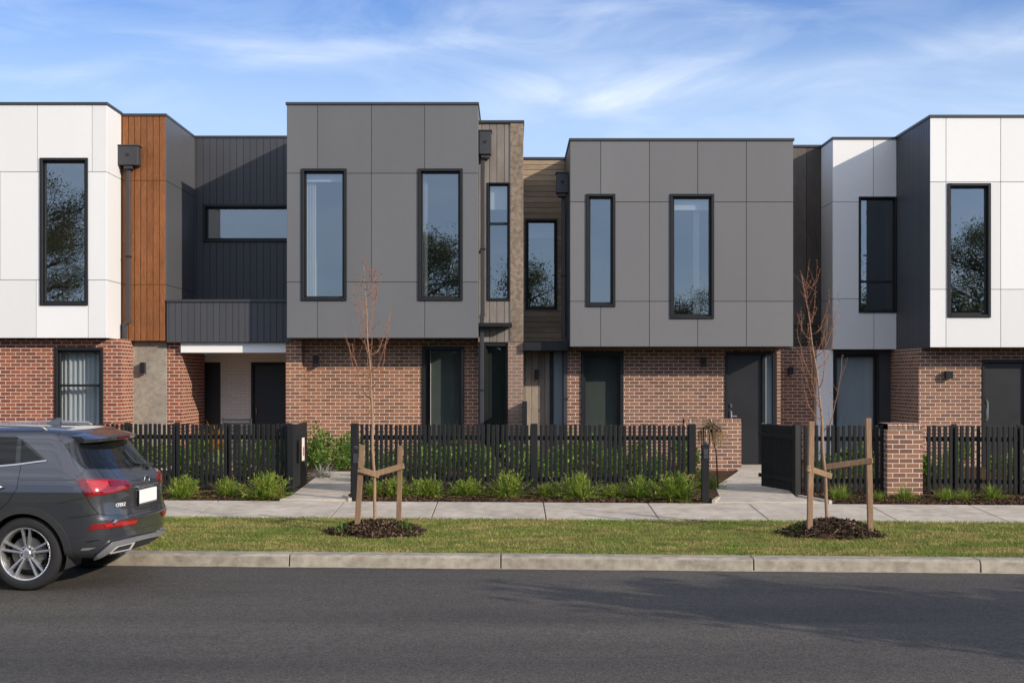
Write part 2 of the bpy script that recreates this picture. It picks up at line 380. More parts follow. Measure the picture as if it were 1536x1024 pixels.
# ---------------------------------------------------------------- house helpers
G = .30                                                # garden and floor level at the houses
def window(par, x0, x1, z0, z1, y, trans=(), mull=(), fw=.055, proj=.03, depth=.15, sash=.04, glass='glass', curtain=None, curtains=None, blind=None, label=None):
    f = MB()
    yb = y + depth; yf = y - proj
    f.box(x0, x0 + fw, yf, yb, z0, z1); f.box(x1 - fw, x1, yf, yb, z0, z1)
    f.box(x0 + fw, x1 - fw, yf, yb, z1 - fw, z1); f.box(x0 + fw, x1 - fw, yf, yb, z0, z0 + fw)
    a0, a1, b0, b1 = x0 + fw, x1 - fw, z0 + fw, z1 - fw
    ys, ye = y + .055, y + .12
    f.box(a0, a0 + sash, ys, ye, b0, b1); f.box(a1 - sash, a1, ys, ye, b0, b1)
    f.box(a0 + sash, a1 - sash, ys, ye, b1 - sash, b1); f.box(a0 + sash, a1 - sash, ys, ye, b0, b0 + sash)
    for t in trans: f.box(a0 + sash, a1 - sash, ys - .01, ye - .004, t - .025, t + .025)
    for t in mull: f.box(t - .025, t + .025, ys - .014, ye - .007, b0 + sash, b1 - sash)
    w = f.build('window', M['steel'], par, bevel=.006)
    if label: w['label'] = label
    p = MB().add([(a0 + .01, y + .09, b0 + .01), (a1 - .01, y + .09, b0 + .01), (a1 - .01, y + .09, b1 - .01), (a0 + .01, y + .09, b1 - .01)], [(0, 1, 2, 3)])
    p.build('pane', M[glass], w)
    if curtain:                                        # (from, to) fractions across, folds in z-running waves
        for (u0, u1) in curtain:
            V = []; Fc = []; n = 46
            for i in range(n + 1):
                u = u0 + (u1 - u0) * i / n
                xx = a0 + (a1 - a0) * u; yy = y + .30 + .035 * math.sin(i * 1.25) + .012 * math.sin(i * .5)
                V += [(xx, yy, b0 - .05), (xx, yy, b1 + .05)]
            for i in range(n): Fc.append((2 * i, 2 * i + 2, 2 * i + 3, 2 * i + 1))
            finish('curtain', V, Fc, M['curtain'], w, smooth=True)
    if blind:                                          # (fraction covered from the top, material)
        q = MB()
        zb = b1 - (b1 - b0) * blind[0]
        q.box(a0 - .03, a1 + .03, y + .20, y + .206, zb, b1 + .02); q.box(a0 - .03, a1 + .03, y + .195, y + .215, zb - .03, zb)
        if blind[1] == 'venetian':
            q = MB(); zz = zb
            while zz < b1: q.hexa([(a0 + .03, y + .19, zz), (a1 - .03, y + .19, zz), (a1 - .03, y + .22, zz + .012), (a0 + .03, y + .22, zz + .012), (a0 + .03, y + .19, zz + .003), (a1 - .03, y + .19, zz + .003), (a1 - .03, y + .22, zz + .015), (a0 + .03, y + .22, zz + .015)]); zz += .028
        q.build('blind', M[blind[1]], w)
    return w
def room(par, x0, x1, y0, y1, z0, z1):
    V = [(x0, y0, z0), (x1, y0, z0), (x1, y1, z0), (x0, y1, z0), (x0, y0, z1), (x1, y0, z1), (x1, y1, z1), (x0, y1, z1)]
    finish('room', V, [(0, 1, 2, 3), (4, 7, 6, 5), (1, 5, 6, 2), (2, 6, 7, 3), (3, 7, 4, 0)], M['room'], par)
def hull(par, x0, x1, y0, y1, z0, z1, ops, mat='dark', t=.18):
    m = MB(); m.slab('Y', x0, x1, z0, z1, y0, y0 + t, ops)
    m.box(x0, x0 + t, y0 + t, y1, z0, z1); m.box(x1 - t, x1, y0 + t, y1, z0, z1)
    m.box(x0 + t, x1 - t, y0 + t, y1, z0, z0 + t); m.box(x0 + t, x1 - t, y0 + t, y1, z1 - t, z1); m.box(x0 + t, x1 - t, y1 - t, y1, z0 + t, z1 - t)
    m.build('wall', M[mat], par)
def panels(par, Y, rows, mat, ops, th=.02, gap=.009, name='cladding', label=None):
    m = MB()
    for (ya, yb, xs) in rows:
        for a, b in zip(xs[:-1], xs[1:]):
            m.slab('Y', X(a, Y) + gap / 2, X(b, Y) - gap / 2, Z(yb, Y) + gap / 2, Z(ya, Y) - gap / 2, Y, Y + th, ops)
    o = m.build(name, M[mat], par, bevel=.003)
    if label: o['label'] = label
    return o
def coping(par, pts, zt, h=.055, w=.16, ov=.022, mat='steel2', name='coping'):
    m = MB()
    for (x0, x1, y0, y1) in pts: m.box(x0, x1, y0, y1, zt - h + .02, zt + .02)
    return m.build(name, M[mat], par, bevel=.006)
def downpipe(par, head, segs, label=None):
    m = MB()
    for a, b in zip(segs[:-1], segs[1:]): m.beam(a, b, .085, .065)
    for p in segs[1:-1]: m.box(p[0] - .046, p[0] + .046, p[1] - .036, p[1] + .036, p[2] - .05, p[2] + .05)
    o = m.build('downpipe', M['steel2'], par, bevel=.01)
    h = MB(); x0, x1, y0, y1, z0, z1 = head
    h.box(x0, x1, y0, y1, z0, z1); h.box(x0 - .02, x1 + .02, y0 - .02, y1, z1, z1 + .03); h.box((x0 + x1) / 2 - .09, (x0 + x1) / 2 + .09, y0 + .05, y1 - .02, z0 - .07, z0)
    q = h.build('rainwater_head', M['steel2'], o, bevel=.008)
    k = MB().lathe([(0, -.02), (.028, -.02), (.028, 0)], 14, 'y', ((x0 + x1) / 2, y0, (z0 + z1) / 2 + .02)); k.build('spout', M['dark'], o)
    for t in (.3, .75):
        b = MB(); z = segs[0][2] * (1 - t) + segs[-1][2] * t; p = segs[0] if z > segs[1][2] else segs[-1]
        b.box(p[0] - .055, p[0] + .055, p[1] - .037, p[1] + .06, z - .02, z + .02); b.build('bracket', M['steel'], o)
    return o
def house(px, Y, label):
    return empty('townhouse', (X(px, Y), Y, G), 0, label, 'house', 'townhouses in the row')
def opn(Y, *r): return [(X(a, Y), X(b, Y), Z(d, Y), Z(c, Y)) for (a, b, c, d) in r]

# ---------------------------------------------------------------- house A: white block, cedar strip, balcony, porch
A = house(150, 27.7, 'white panelled townhouse with a cedar board strip and charcoal balcony at the left end')
YW, YT, YBk, YR = 26.7, 27.7, 30.2, 27.0
xr = X(160, YW); zt, zb = Z(155, YW), Z(507, YW); xl = -16.0
oA = opn(YW, (60, 132, 237, 458)) + [(X(-170, YW), X(-98, YW), Z(458, YW), Z(237, YW))]
hull(A, xl, xr - .022, YW + .022, 38, zb, zt - .01, oA)
panels(A, YW, [(155, 258, (-425, -250, -100, 56, 138, 160)), (258, 420, (-425, -250, 0, 160)), (420, 507, (-425, -200, 54, 132, 160))], 'white', oA)
m = MB()
for a, b in ((155, 258), (258, 420), (420, 507)):
    m.slab('X', YW + .024, YT - .002, Z(b, YW) + .005, Z(a, YW) - .005, xr, xr - .02)
m.build('side_cladding', M['white'], A, bevel=.003)
coping(A, [(xl, xr + .025, YW - .025, YW + .2), (xr - .17, xr + .025, YW + .2, YT + .02)], zt)
room(A, xl + .3, xr - .25, YW + .21, 31, zb + .2, zt - .4)
window(A, *oA[0], YW, curtain=[(-.01, .06)], blind=(.99, 'venetian'), glass='glass')
window(A, *oA[1], YW, blind=(.6, 'blind'))
# cedar strip
tx0, tx1 = xr + .002, X(249, YT); tz0, tz1 = Z(511, YT), Z(172, YT)
m = MB(); m.box(tx0, tx1 - .03, YT + .022, 30.0, tz0, tz1 - .02); m.build('wall', M['dark'], A)
MB().boards('Y', tx0, tx1, tz0, tz1, YT, YT + .02, .1285, .013, (), False, (Z(271, YT), Z(427, YT))).build('timber_cladding', M['timber'], A, bevel=.003)
coping(A, [(tx0 - .01, tx1 + .012, YT - .022, YT + .16), (tx1 - .15, tx1 + .012, YT + .16, YBk)], tz1)
# recess: side wall, back wall with long window, parapet
zs0 = Z(452, YT)
m = MB()
for a, b in ((172, 271), (271, 427), (427, 452)):
    m.slab('X', YT + .003, YBk + .12, Z(b, YT) + .004, Z(a, YT) - .004, tx1, tx1 - .028)
m.build('side_cladding', M['charwing'], A, bevel=.003)
bx0, bx1 = tx1 + .003, X(430, 27.0) - .01
oB = [(X(305, YBk), X(462, YBk), Z(363, YBk), Z(307, YBk))]
bz1 = Z(205, YBk); bz0 = Z(513, YT) + .12
MB().slab('Y', bx0, bx1 + .03, bz0, bz1 - .02, YBk + .022, YBk + .25, oB).build('wall', M['dark'], A)
MB().boards('Y', bx0, bx1 + .03, bz0, bz1, YBk, YBk + .02, .152, .008, oB).build('cladding', M['char'], A, bevel=.003)
coping(A, [(bx0, bx1, YBk - .02, YBk + .18)], bz1)
window(A, *oB[0], YBk, blind=None); room(A, bx0, bx1 + .5, YBk + .26, 34, bz0, bz1 - .3)
pz0, pz1 = Z(513, YT), Z(452, YT)
MB().boards('Y', tx1 + .012, bx1, pz0, pz1, YT, YT + .02, .132, .008).build('balcony_parapet', M['char'], A, bevel=.003)
m = MB(); m.box(tx1 + .012, bx1, YT + .022, YT + .14, pz0 + .01, pz1 - .01); m.box(tx1 + .012, bx1, YT + .14, YBk, pz0 + .012, pz0 + .12); m.build('balcony_slab', M['steel2'], A)
coping(A, [(tx1 + .004, bx1, YT - .03, YT + .16)], pz1 + .02, name='balcony_capping')
# ground floor
bx = X(181, YR); gz1 = zb - .002
oG = [(X(82, YR), X(155, YR), G + .15, Z(521, YR)), (X(-120, YR), X(-50, YR), G + .15, Z(521, YR))]
m = MB(); m.slab('Y', xl, bx, G - .3, gz1, YR, YR + .22, oG); m.box(bx - .22, bx, YR + .22, 28.6, G - .3, gz1)
m.build('brick_wall', M['brick_red'], A)
room(A, xl, bx - .23, YR + .23, 30.5, G, gz1 - .05)
window(A, *oG[0], YR, trans=[Z(578, YR)], curtain=[(-.02, 1.02)], glass='glass_c', fw=.06); window(A, *oG[1], YR, curtain=[(0, 1)], glass='glass_d')
YS = 27.95
m = MB(); m.box(bx + .004, X(198, YS), YS + .01, YS + .2, G - .3, tz0 - .004); m.box(X(198, YS), X(251, YS), YS - .06, YS + .2, G - .3, tz0 - .004); m.build('rendered_wall', M['render'], A, bevel=.008)
px0, px1 = X(251, YS) + .003, X(273, YS)
m = MB(); m.box(px0, px1, YS - .02, 30.0, G - .3, tz0 - .006); m.build('brick_pier', M['brick_red'], A)
m = MB(); m.box(px1 + .003, bx1 + .1, YS - .13, YS + .1, Z(529, YS), pz0 - .004); m.build('fascia_beam', M['whitewash'], A, bevel=.005)
m = MB(); m.box(px1 + .003, bx1 + .1, YS + .1, 30.2, Z(529, YS) + .02, Z(529, YS) + .1); m.build('porch_ceiling', M['whitewash'], A)
YP = 30.0
oP = [(X(294, YP), X(328, YP), G + .02, Z(543, YP)), (X(374, YP), X(440, YP), G + .02, Z(543, YP))]
MB().slab('Y', px1 - .3, bx1 + .5, G - .3, Z(529, YS) + .02, YP + .2, YP + .4, oP).build('porch_wall', M['brick_white'], A)
m = MB(); m.box(oP[0][0], oP[0][1], YP + .23, YP + .30, oP[0][2], oP[0][3]); m.build('panel_door', M['door'], A, bevel=.006)
d = MB().box(oP[1][0] + .06, oP[1][1] - .06, YP + .25, YP + .30, oP[1][2], oP[1][3] - .06).build('door', M['door'], A, bevel=.006)
f = MB().box(oP[1][0], oP[1][0] + .06, YP + .19, YP + .32, oP[1][2], oP[1][3]); f.box(oP[1][1] - .06, oP[1][1], YP + .19, YP + .32, oP[1][2], oP[1][3]); f.box(oP[1][0] + .06, oP[1][1] - .06, YP + .19, YP + .32, oP[1][3] - .06, oP[1][3])
f.build('door_frame', M['steel'], A)
MB().tube([(oP[1][0] + .12, YP + .2, G + 1.0), (oP[1][0] + .12, YP + .2, G + 1.15)], .012).build('handle', M['chrome'], d)
yd = YT - .11
downpipe(A, (X(178, yd), X(210, yd), YT - .26, YT - .005, Z(249, yd), Z(221, yd)),
         [(X(192.5, yd), yd, Z(249, yd)), (X(192.5, yd), yd, Z(482, yd)), (X(187, yd), yd, Z(488, yd)), (X(187, yd), yd, Z(510, yd)), (X(189.5, yd + .1), yd + .12, Z(518, yd)), (X(189.5, yd + .1), yd + .12, G - .05)])

# ---------------------------------------------------------------- house B: first grey block, narrow tower
B = house(560, 27.9, 'townhouse with the taller dark grey panelled box and a narrow grey board tower')
YG, YK, YTo, YL = 27.0, 27.9, 27.6, 29.5
x0, x1 = X(430, YG), X(717, YG); zt, zb = Z(155, YG), Z(507, YG)
oW = opn(YG, (452, 520, 253, 451), (627, 694, 253, 451))
hull(B, x0 + .022, x1 - .022, YG + .022, 37, zb + .004, zt - .01, oW)
panels(B, YG, [(155, 260, (430, 476, 557, 637, 717)), (260, 423, (430, 557, 717)), (423, 507, (430, 476, 637, 717))], 'grey', oW)
for xx, w_ in ((x0, .02), (x1, -.02)):
    m = MB()
    for a, b in ((155, 260), (260, 423), (423, 507)): m.slab('X', YG + .022, 31, Z(b, YG) + .005, Z(a, YG) - .005, xx, xx + w_)
    m.build('side_cladding', M['grey'], B, bevel=.003)
coping(B, [(x0 - .02, x1 + .02, YG - .025, YG + .2), (x0 - .02, x0 + .16, YG + .2, 31), (x1 - .16, x1 + .02, YG + .2, 31)], zt)
room(B, x0 + .25, x1 - .25, YG + .22, 31.5, zb + .2, zt - .5)
window(B, *oW[0], YG, curtain=[(-.02, .24)], blind=(.06, 'blindp')); window(B, *oW[1], YG, curtain=[(0, .14)])
gz1 = zb
oK = [(X(633, YK), X(696, YK), G + .05, Z(519, YK))]
m = MB(); m.slab('Y', X(431, YK), X(717, YK), G - .3, gz1, YK, YK + .22, oK); m.box(X(429, YK - .14), X(453, YK - .14), YK - .16, YK - .002, G - .3, gz1); m.box(X(431, YK), X(431, YK) + .22, YK + .22, 30.4, G - .3, gz1)
m.build('brick_wall', M['brick_tan'], B)
m = MB(); m.box(x0 + .05, x1 - .05, YG + .05, YK + .1, zb - .012, zb + .002); m.build('soffit', M['steel2'], B)
window(B, *oK[0], YK, glass='glass_d', fw=.075, blind=(.99, 'blind'), curtain=[(.62, 1.0)]); room(B, X(431, YK) + .23, X(717, YK), YK + .23, 31, G, gz1 - .02)
# tower
ta, tb, tcx = X(717, YTo), X(764, YTo), X(785, YTo); zt2 = Z(184, YTo); zl = Z(513, YTo)
oT = opn(YTo, (731, 765, 274, 451))
oTg = [(X(726, YTo), X(762, YTo), G + .1, Z(513, YTo) - .05)]
m = MB(); m.slab('Y', ta, tb, zl, zt2 - .02, YTo + .022, YTo + .2, oT); m.build('wall', M['dark'], B)
MB().boards('Y', ta, tb + .01, zl, zt2, YTo, YTo + .02, .155, .008, oT).build('timber_cladding', M['timber_grey'], B, bevel=.003)
m = MB(); m.box(tb + .012, tcx, YTo - .03, 36, zl, zt2); m.build('concrete_column', M['rawconc'], B, bevel=.01)
coping(B, [(ta, tcx + .02, YTo - .05, YTo + .2), (tcx - .15, tcx + .02, YTo + .2, 36)], zt2 + .02)
window(B, *oT[0], YTo, trans=[Z(335, YTo)], fw=.03, sash=.03, blind=(.20, 'blindp'))
room(B, ta, tb, YTo + .21, 31, zl, zt2 - .5)
m = MB(); m.box(X(718, YTo), X(768, YTo - .3), YTo - .32, YTo - .004, Z(490, YTo - .3), Z(484, YTo - .3)); m.build('canopy', M['steel'], B, bevel=.006)
m = MB(); m.slab('Y', ta, X(762, YTo), G - .3, zl - .004, YTo + .03, YTo + .2, oTg); m.build('wall', M['steel'], B)
m = MB(); m.box(X(762, YTo), tcx, YTo - .03, 30, G - .3, zl - .004); m.build('brick_pier', M['brick_grey'], B)
window(B, *oTg[0], YTo + .03, glass='glass_d', fw=.035, sash=.03, blind=(.99, 'blindd')); room(B, ta - 1, tb, YTo + .24, 31, G, zl - .05)
yd = YTo - .12
downpipe(B, (X(719, yd), X(737, yd), YTo - .28, YTo - .005, Z(233, yd), Z(199, yd)), [(X(724, yd), yd, Z(233, yd)), (X(724, yd), yd, Z(470, yd)), (X(724, yd) - .015, yd, Z(476, yd)), (X(724, yd) - .015, yd, G - .05)])

# ---------------------------------------------------------------- house C: second grey block, brown link
Cc = house(1020, 27.9, 'townhouse with the lower mid grey panelled box and a brown board link')
x0, x1 = X(855, YG), X(1190, YG); zt, zb = Z(209, YG), Z(520, YG)
oW = opn(YG, (879, 923, 291, 460), (1005, 1071, 291, 478))
hull(Cc, x0 + .022, x1 - .022, YG + .022, 37, zb + .004, zt - .01, oW)
panels(Cc, YG, [(209, 303, (855, 901, 974, 1046.5, 1119.5, 1190)), (303, 452, (855, 974, 1119.5, 1190)), (452, 520, (855, 901, 974, 1046.5, 1119.5, 1190))], 'grey2', oW)
for xx, w_ in ((x0, .02), (x1, -.02)):
    m = MB()
    for a, b in ((209, 303), (303, 452), (452, 520)): m.slab('X', YG + .022, 31, Z(b, YG) + .005, Z(a, YG) - .005, xx, xx + w_)
    m.build('side_cladding', M['charwing'], Cc, bevel=.003)
coping(Cc, [(x0 - .02, x1 + .02, YG - .025, YG + .2), (x0 - .02, x0 + .16, YG + .2, 31), (x1 - .16, x1 + .02, YG + .2, 31)], zt)
room(Cc, x0 + .25, x1 - .25, YG + .22, 31, zb + .2, zt - .35)
window(Cc, *oW[0], YG); window(Cc, *oW[1], YG, blind=(.09, 'blindp'), curtain=[(.58, .74)])
oK = [(X(871, YK), X(935, YK), G + .1, Z(527, YK)), (X(1088, YK), X(1165, YK), G, Z(528, YK))]
gz1 = zb
m = MB(); m.slab('Y', X(848, YK), X(1171, YK), G - .3, gz1, YK, YK + .22, oK); m.box(X(1171, YK) - .22, X(1171, YK), YK + .22, 30.5, G - .3, gz1); m.box(X(848, YK), X(848, YK) + .22, YK + .22, 30.2, G - .3, gz1); m.build('brick_wall', M['brick_brown'], Cc)
m = MB(); m.box(x0 + .05, x1 - .05, YG + .05, YK + .1, zb - .012, zb + .002); m.build('soffit', M['steel2'], Cc)
window(Cc, *oK[0], YK, glass='glass_d', fw=.07, blind=(.99, 'blind'), curtain=[(.62, 1.0)]); room(Cc, X(848, YK) + .23, X(1171, YK) - .23, YK + .23, 31, G, gz1 - .02)
a, b = oK[1][0], oK[1][1]; zd = oK[1][3]
f = MB(); f.box(a, a + .05, YK - .03, YK + .12, G, zd); f.box(b - .09, b, YK - .03, YK + .12, G, zd); f.box(a + .05, b - .09, YK - .03, YK + .12, zd - .06, zd); f.box(X(1143, YK), X(1148, YK), YK - .02, YK + .12, G, zd - .06); f.build('door_frame', M['steel'], Cc, bevel=.005)
d = MB().box(a + .05, X(1143, YK), YK + .04, YK + .10, G + .02, zd - .06).build('door', M['door'], Cc, bevel=.004)
MB().box(X(1148, YK), b - .09, YK + .06, YK + .07, G, zd - .06).build('sidelight', M['glass_f'], Cc)
h = MB().tube([(a + .12, YK - .03, G + .98), (a + .12, YK - .03, G + 1.12)], .016); h.box(a + .095, a + .145, YK + .01, YK + .04, G + .9, G + 1.14); h.box(a + .10, a + .14, YK + .0, YK + .04, G + 1.20, G + 1.28); h.tube([(a + .12, YK - .02, G + 1.02), (a + .24, YK - .02, G + 1.02)], .011)
h.build('handle', M['chrome'], d)
MB().box(a - .05, b + .05, YK - .5, YK - .004, G - .2, G + .012).build('doorstep', M['path'], Cc, bevel=.01)
# brown link between the two boxes
la, lb = X(785, YTo) + .004, x0 - .004; zt3 = Z(238, YL); zl3 = Z(512, YL)
oL = opn(YL, (785, 836, 329, 464)); oL = [(la + .06, oL[0][1], oL[0][2], oL[0][3])]
MB().slab('Y', la, lb, zl3, zt3 - .02, YL + .022, YL + .2, oL).build('wall', M['dark'], Cc)
MB().boards('Y', la, lb, zl3, zt3, YL, YL + .02, .12, .007, oL, True).build('timber_cladding', M['timber_brown'], Cc, bevel=.003)
coping(Cc, [(la, lb, YL - .03, YL + .2)], zt3 + .01)
window(Cc, *oL[0], YL, fw=.04, sash=.03, blind=(.17, 'blindp')); room(Cc, la, lb + .4, YL + .22, 33, zl3, zt3 - .4)
YJ = 28.25; zj = Z(526, 27.5)
m = MB(); m.box(la, lb + .0, 27.45, YL + .2, zj, Z(513, 27.5)); m.box(X(825, YJ), X(830, YJ), YJ - .06, YJ + .03, G - .1, zj - .002); m.box(X(844, YJ), X(848, YJ), YJ - .06, YJ + .03, G - .1, zj - .002); m.build('porch_frame', M['steel'], Cc, bevel=.006)
MB().boards('Y', la, X(825, YJ) - .002, G - .1, zj - .003, YJ, YJ + .02, .14, .006).build('timber_door', M['timber_door'], Cc, bevel=.003)
MB().box(la, X(848, YK) - .004, YJ + .04, YJ + .2, G - .1, zj - .004).build('porch_wall', M['dark'], Cc)
MB().box(X(830, YJ) + .002, X(844, YJ) - .002, YJ - .01, YJ + .01, G - .1, zj - .004).build('sidelight', M['glass_f'], Cc)
yd = YG + .9
downpipe(Cc, (x0 - .25, x0 - .005, yd - .2, yd + .12, Z(291, yd), Z(262, yd)), [(x0 - .10, yd, Z(291, yd)), (x0 - .10, yd, Z(505, yd)), (x0 - .06, yd, Z(512, yd)), (x0 - .06, yd, G - .05)])

# ---------------------------------------------------------------- house D: dark link, white wing and white block at right
D = house(1400, 28.8, 'white panelled townhouse with a charcoal board side wall at the right end')
YM, YV, YE, YQ = 26.5, 28.8, 30.5, 27.1
wx0, wx1 = X(1249, YV), X(1395, YM); zt, zb = Z(207, YV), Z(524, YV)
# dark link
ka, kb = X(1190, YG) + .004, wx0 - .004
zk = Z(227, YE)
MB().box(ka, kb, YE - .6, YE - .4, G - .3, zk - .02).build('wall', M['dark'], D)
MB().boards('Y', ka, kb, Z(490, YE), zk, YE - .65, YE - .602, .33, .008).build('timber_cladding', M['timber_dark'], D, bevel=.003)
MB().boards('Y', ka, kb, G + 2.3, Z(491, YE), YE - .65, YE - .602, .09, .007, (), True).build('lower_cladding', M['timber_dark'], D, bevel=.003)
coping(D, [(ka, kb, YE - .68, YE - .4)], zk + .01)
oV = [(X(1288, YV), wx1 - .004, Z(469, YV), Z(295, YV))]
hull(D, wx0 + .022, wx1, YV + .022, 37, zb + .002, zt - .01, oV)
panels(D, YV, [(207, 303, (1249, 1310, 1344.9)), (303, 448, (1249, 1344.9)), (448, 524, (1249, 1311, 1344.9))], 'white', oV)
m = MB()
for a, b in ((207, 303), (303, 448), (448, 524)):
    m.slab('X', YV + .022, YE + .5, Z(b, YV) + .005, Z(a, YV) - .005, wx0, wx0 + .02)
m.build('side_cladding', M['white'], D, bevel=.003)
coping(D, [(wx0 - .02, wx1, YV - .025, YV + .2), (wx0 - .02, wx0 + .16, YV + .2, YE + .5)], zt)
window(D, *oV[0], YV, trans=[Z(422, YV)], fw=.035, sash=.035, glass='glass'); room(D, wx0 + .25, wx1 + .6, YV + .22, 33, zb + .2, zt - .4)
xr2 = 16.0; zt, zb = Z(174, YM), Z(521, YM)
oM = opn(YM, (1421, 1486, 275, 476), (1640, 1705, 275, 476))
hull(D, wx1 + .022, xr2, YM + .022, 38, zb, zt - .01, oM)
panels(D, YM, [(174, 273, (1395, 1419, 1501, 1610, 1760, 1960)), (273, 434, (1395, 1419, 1501, 1760, 1960)), (434, 521, (1395, 1419, 1501, 1610, 1760, 1960))], 'white', oM)
MB().boards('X', YM + .022, YV + .05, zb, zt, wx1, wx1 + .02, .152, .008).build('side_boards', M['char'], D, bevel=.003)
coping(D, [(wx1 - .022, xr2, YM - .025, YM + .2), (wx1 - .022, wx1 + .16, YM + .2, YV + .2)], zt)
window(D, *oM[0], YM); window(D, *oM[1], YM); room(D, wx1 + .3, xr2 - .3, YM + .22, 31, zb + .2, zt - .4)
# ground floor
oQ = [(X(1473, YQ), X(1542, YQ), G, Z(539, YQ))]
qx = X(1378, YQ)
m = MB(); m.slab('Y', qx, xr2, G - .3, zb - .002, YQ, YQ + .22, oQ); m.box(qx, qx + .22, YQ + .22, 29.4, G - .3, zb - .002); m.build('brick_wall', M['brick_brown'], D)
f = MB(); f.box(oQ[0][0], oQ[0][0] + .05, YQ - .02, YQ + .14, G, oQ[0][3]); f.box(oQ[0][1] - .05, oQ[0][1], YQ - .02, YQ + .14, G, oQ[0][3]); f.box(oQ[0][0] + .05, oQ[0][1] - .05, YQ - .02, YQ + .14, oQ[0][3] - .07, oQ[0][3]); f.build('door_frame', M['steel'], D, bevel=.005)
d = MB().box(oQ[0][0] + .05, oQ[0][1] - .05, YQ + .05, YQ + .11, G + .02, oQ[0][3] - .07).build('door', M['door'], D, bevel=.004)
a = oQ[0][0] + .08
h = MB().tube([(a + .03, YQ - .01, G + 1.0), (a + .03, YQ - .01, G + 1.35)], .014); h.box(a, a + .05, YQ + .02, YQ + .05, G + .95, G + 1.2); h.box(a + .005, a + .045, YQ + .02, YQ + .05, G + 1.3, G + 1.38); h.build('handle', M['chrome'], d)
MB().box(oQ[0][0], oQ[0][1], YQ + .2, YQ + .5, G, oQ[0][3]).build('wall', M['dark'], D)
YN = 29.1
oN = [(X(1250, YN), X(1318, YN), G + .1, Z(529, YN))]
m = MB(); m.slab('Y', wx0 + .1, qx, G - .3, Z(524, YV) - .004, YN, YN + .2, oN); m.build('wall', M['steel2'], D)
window(D, *oN[0], YN, fw=.05, glass='glass_c', blind=(.99, 'blindp')); room(D, wx0, qx, YN + .23, 32, G, 2.6)
m = MB(); m.box(X(1224, YN - .1), X(1249, YN - .1), YN - .15, YN + .3, G - .3, Z(524, YV) - .004); m.build('column', M['whitewash'], D, bevel=.006)
m = MB(); m.box(X(1171, YK) + .003, X(1224, 29.2), 29.2, 29.4, G - .3, 2.8); m.build('porch_wall', M['brick_brown'], D)

# ---------------------------------------------------------------- wall lamps
def lamp(px, py, Y, w, h, d, label, bright=None):
    x, z = X(px, Y), Z(py, Y)
    t = empty('wall_lamp', (x, Y, z), 0, label, 'lamp', 'outdoor wall lamps')
    MB().box(x - w * .32, x + w * .32, Y - .03, Y - .001, z - h * .3, z + h * .3).build('back_plate', M['steel'], t, bevel=.004)
    m = MB(); m.box(x - w / 2, x + w / 2, Y - .03 - d, Y - .03, z - h / 2, z + h / 2); m.build('lamp_body', M['steel'], t, bevel=.008)
    m = MB(); m.box(x - w * .36, x + w * .36, Y - .03 - d * .85, Y - .045, z - h / 2 - .006, z - h / 2 - .0005); m.build('lens', M['whitewash'], t)
lamp(216, 552, YS - .06, .10, .24, .11, 'dark box wall lamp on the grey rendered panel beside the downpipe')
lamp(474, 542, YK, .09, .25, .10, 'black wall lamp on red brick to the left of the left young tree')
lamp(805, 562, 28.25, .08, .22, .09, 'black wall lamp on the weathered vertical boards of the brown link')
lamp(1055, 543, YK, .09, .21, .10, 'black wall lamp on brick beside the tall front door with a sidelight')
lamp(1185, 556, 29.2, .10, .16, .10, 'black wall lamp on the shaded brick between grey box and white wing')
lamp(1421, 562, YQ, .15, .15, .11, 'square wall lamp on lit brick under the right white block')

# ---------------------------------------------------------------- ground, road, kerb, verge, footpath
def sheet(name, poly, mat, kind='structure', z=None):
    V = [(p[0], p[1], p[2] if z is None else z) for p in poly]
    return tag(finish(name, V, [tuple(range(len(V)))], mat), kind=kind)
def band(name, v0, z0, v1, z1, mat, xa=-40, xb=40, n=1):
    V = []; Fc = []
    for i in range(n + 1):
        x = xa + (xb - xa) * i / n
        V += [st(x, v0) + (z0,), st(x, v1) + (z1,)]
    for i in range(n): Fc.append((2 * i, 2 * i + 2, 2 * i + 3, 2 * i + 1))
    return tag(finish(name, V, Fc, mat), kind='structure')
sheet('ground', [(-600, -600, -.12), (600, -600, -.12), (600, 600, -.12), (-600, 600, -.12)], M['turf'])
band('road', 7.6, 0, 14.75, 0, M['asphalt'], -60, 60)
KV, KB, PV, PF = 14.73, 14.99, 18.08, 19.70
def kerb(name, v0, v1, joints, gut=True):
    m = MB(); js = joints
    s = 1 if v1 > v0 else -1
    for a, b in zip(js[:-1], js[1:]):
        a += .006; b -= .006
        prof = [(v0, -.05), (v0 + .025 * s, .115), (v0 + .055 * s, .138), (v1, .142), (v1, -.05)]
        V = [st(a, v) + (z,) for v, z in prof] + [st(b, v) + (z,) for v, z in prof]
        n = len(prof)
        m.add(V, [tuple(range(n)), tuple(range(2 * n - 1, n - 1, -1))] + [(i, n + i, n + (i + 1) % n, (i + 1) % n) for i in range(n)])
    tag(m.build(name, M['kerb'], None, bevel=.006), kind='structure')
kerb('kerb', KV, KB, [-60, -20, -12, -7.6, -4.9, X(436, 15), X(751, 14.7), X(1130, 14.6), X(1470, 14.45), 8.0, 10.6, 20, 60])
band('gutter', KV - .05, .004, KV + .02, .006, M['kerb'])
kerb('opposite_kerb', 7.6, 7.35, [-60, -20, -10, -5, 0, 5, 10, 20, 60])
band('verge', KB, .125, PV, .195, M['turf'], -60, 60)
band('opposite_verge', -30, .1, 7.35, .13, M['turf'], -60, 60)
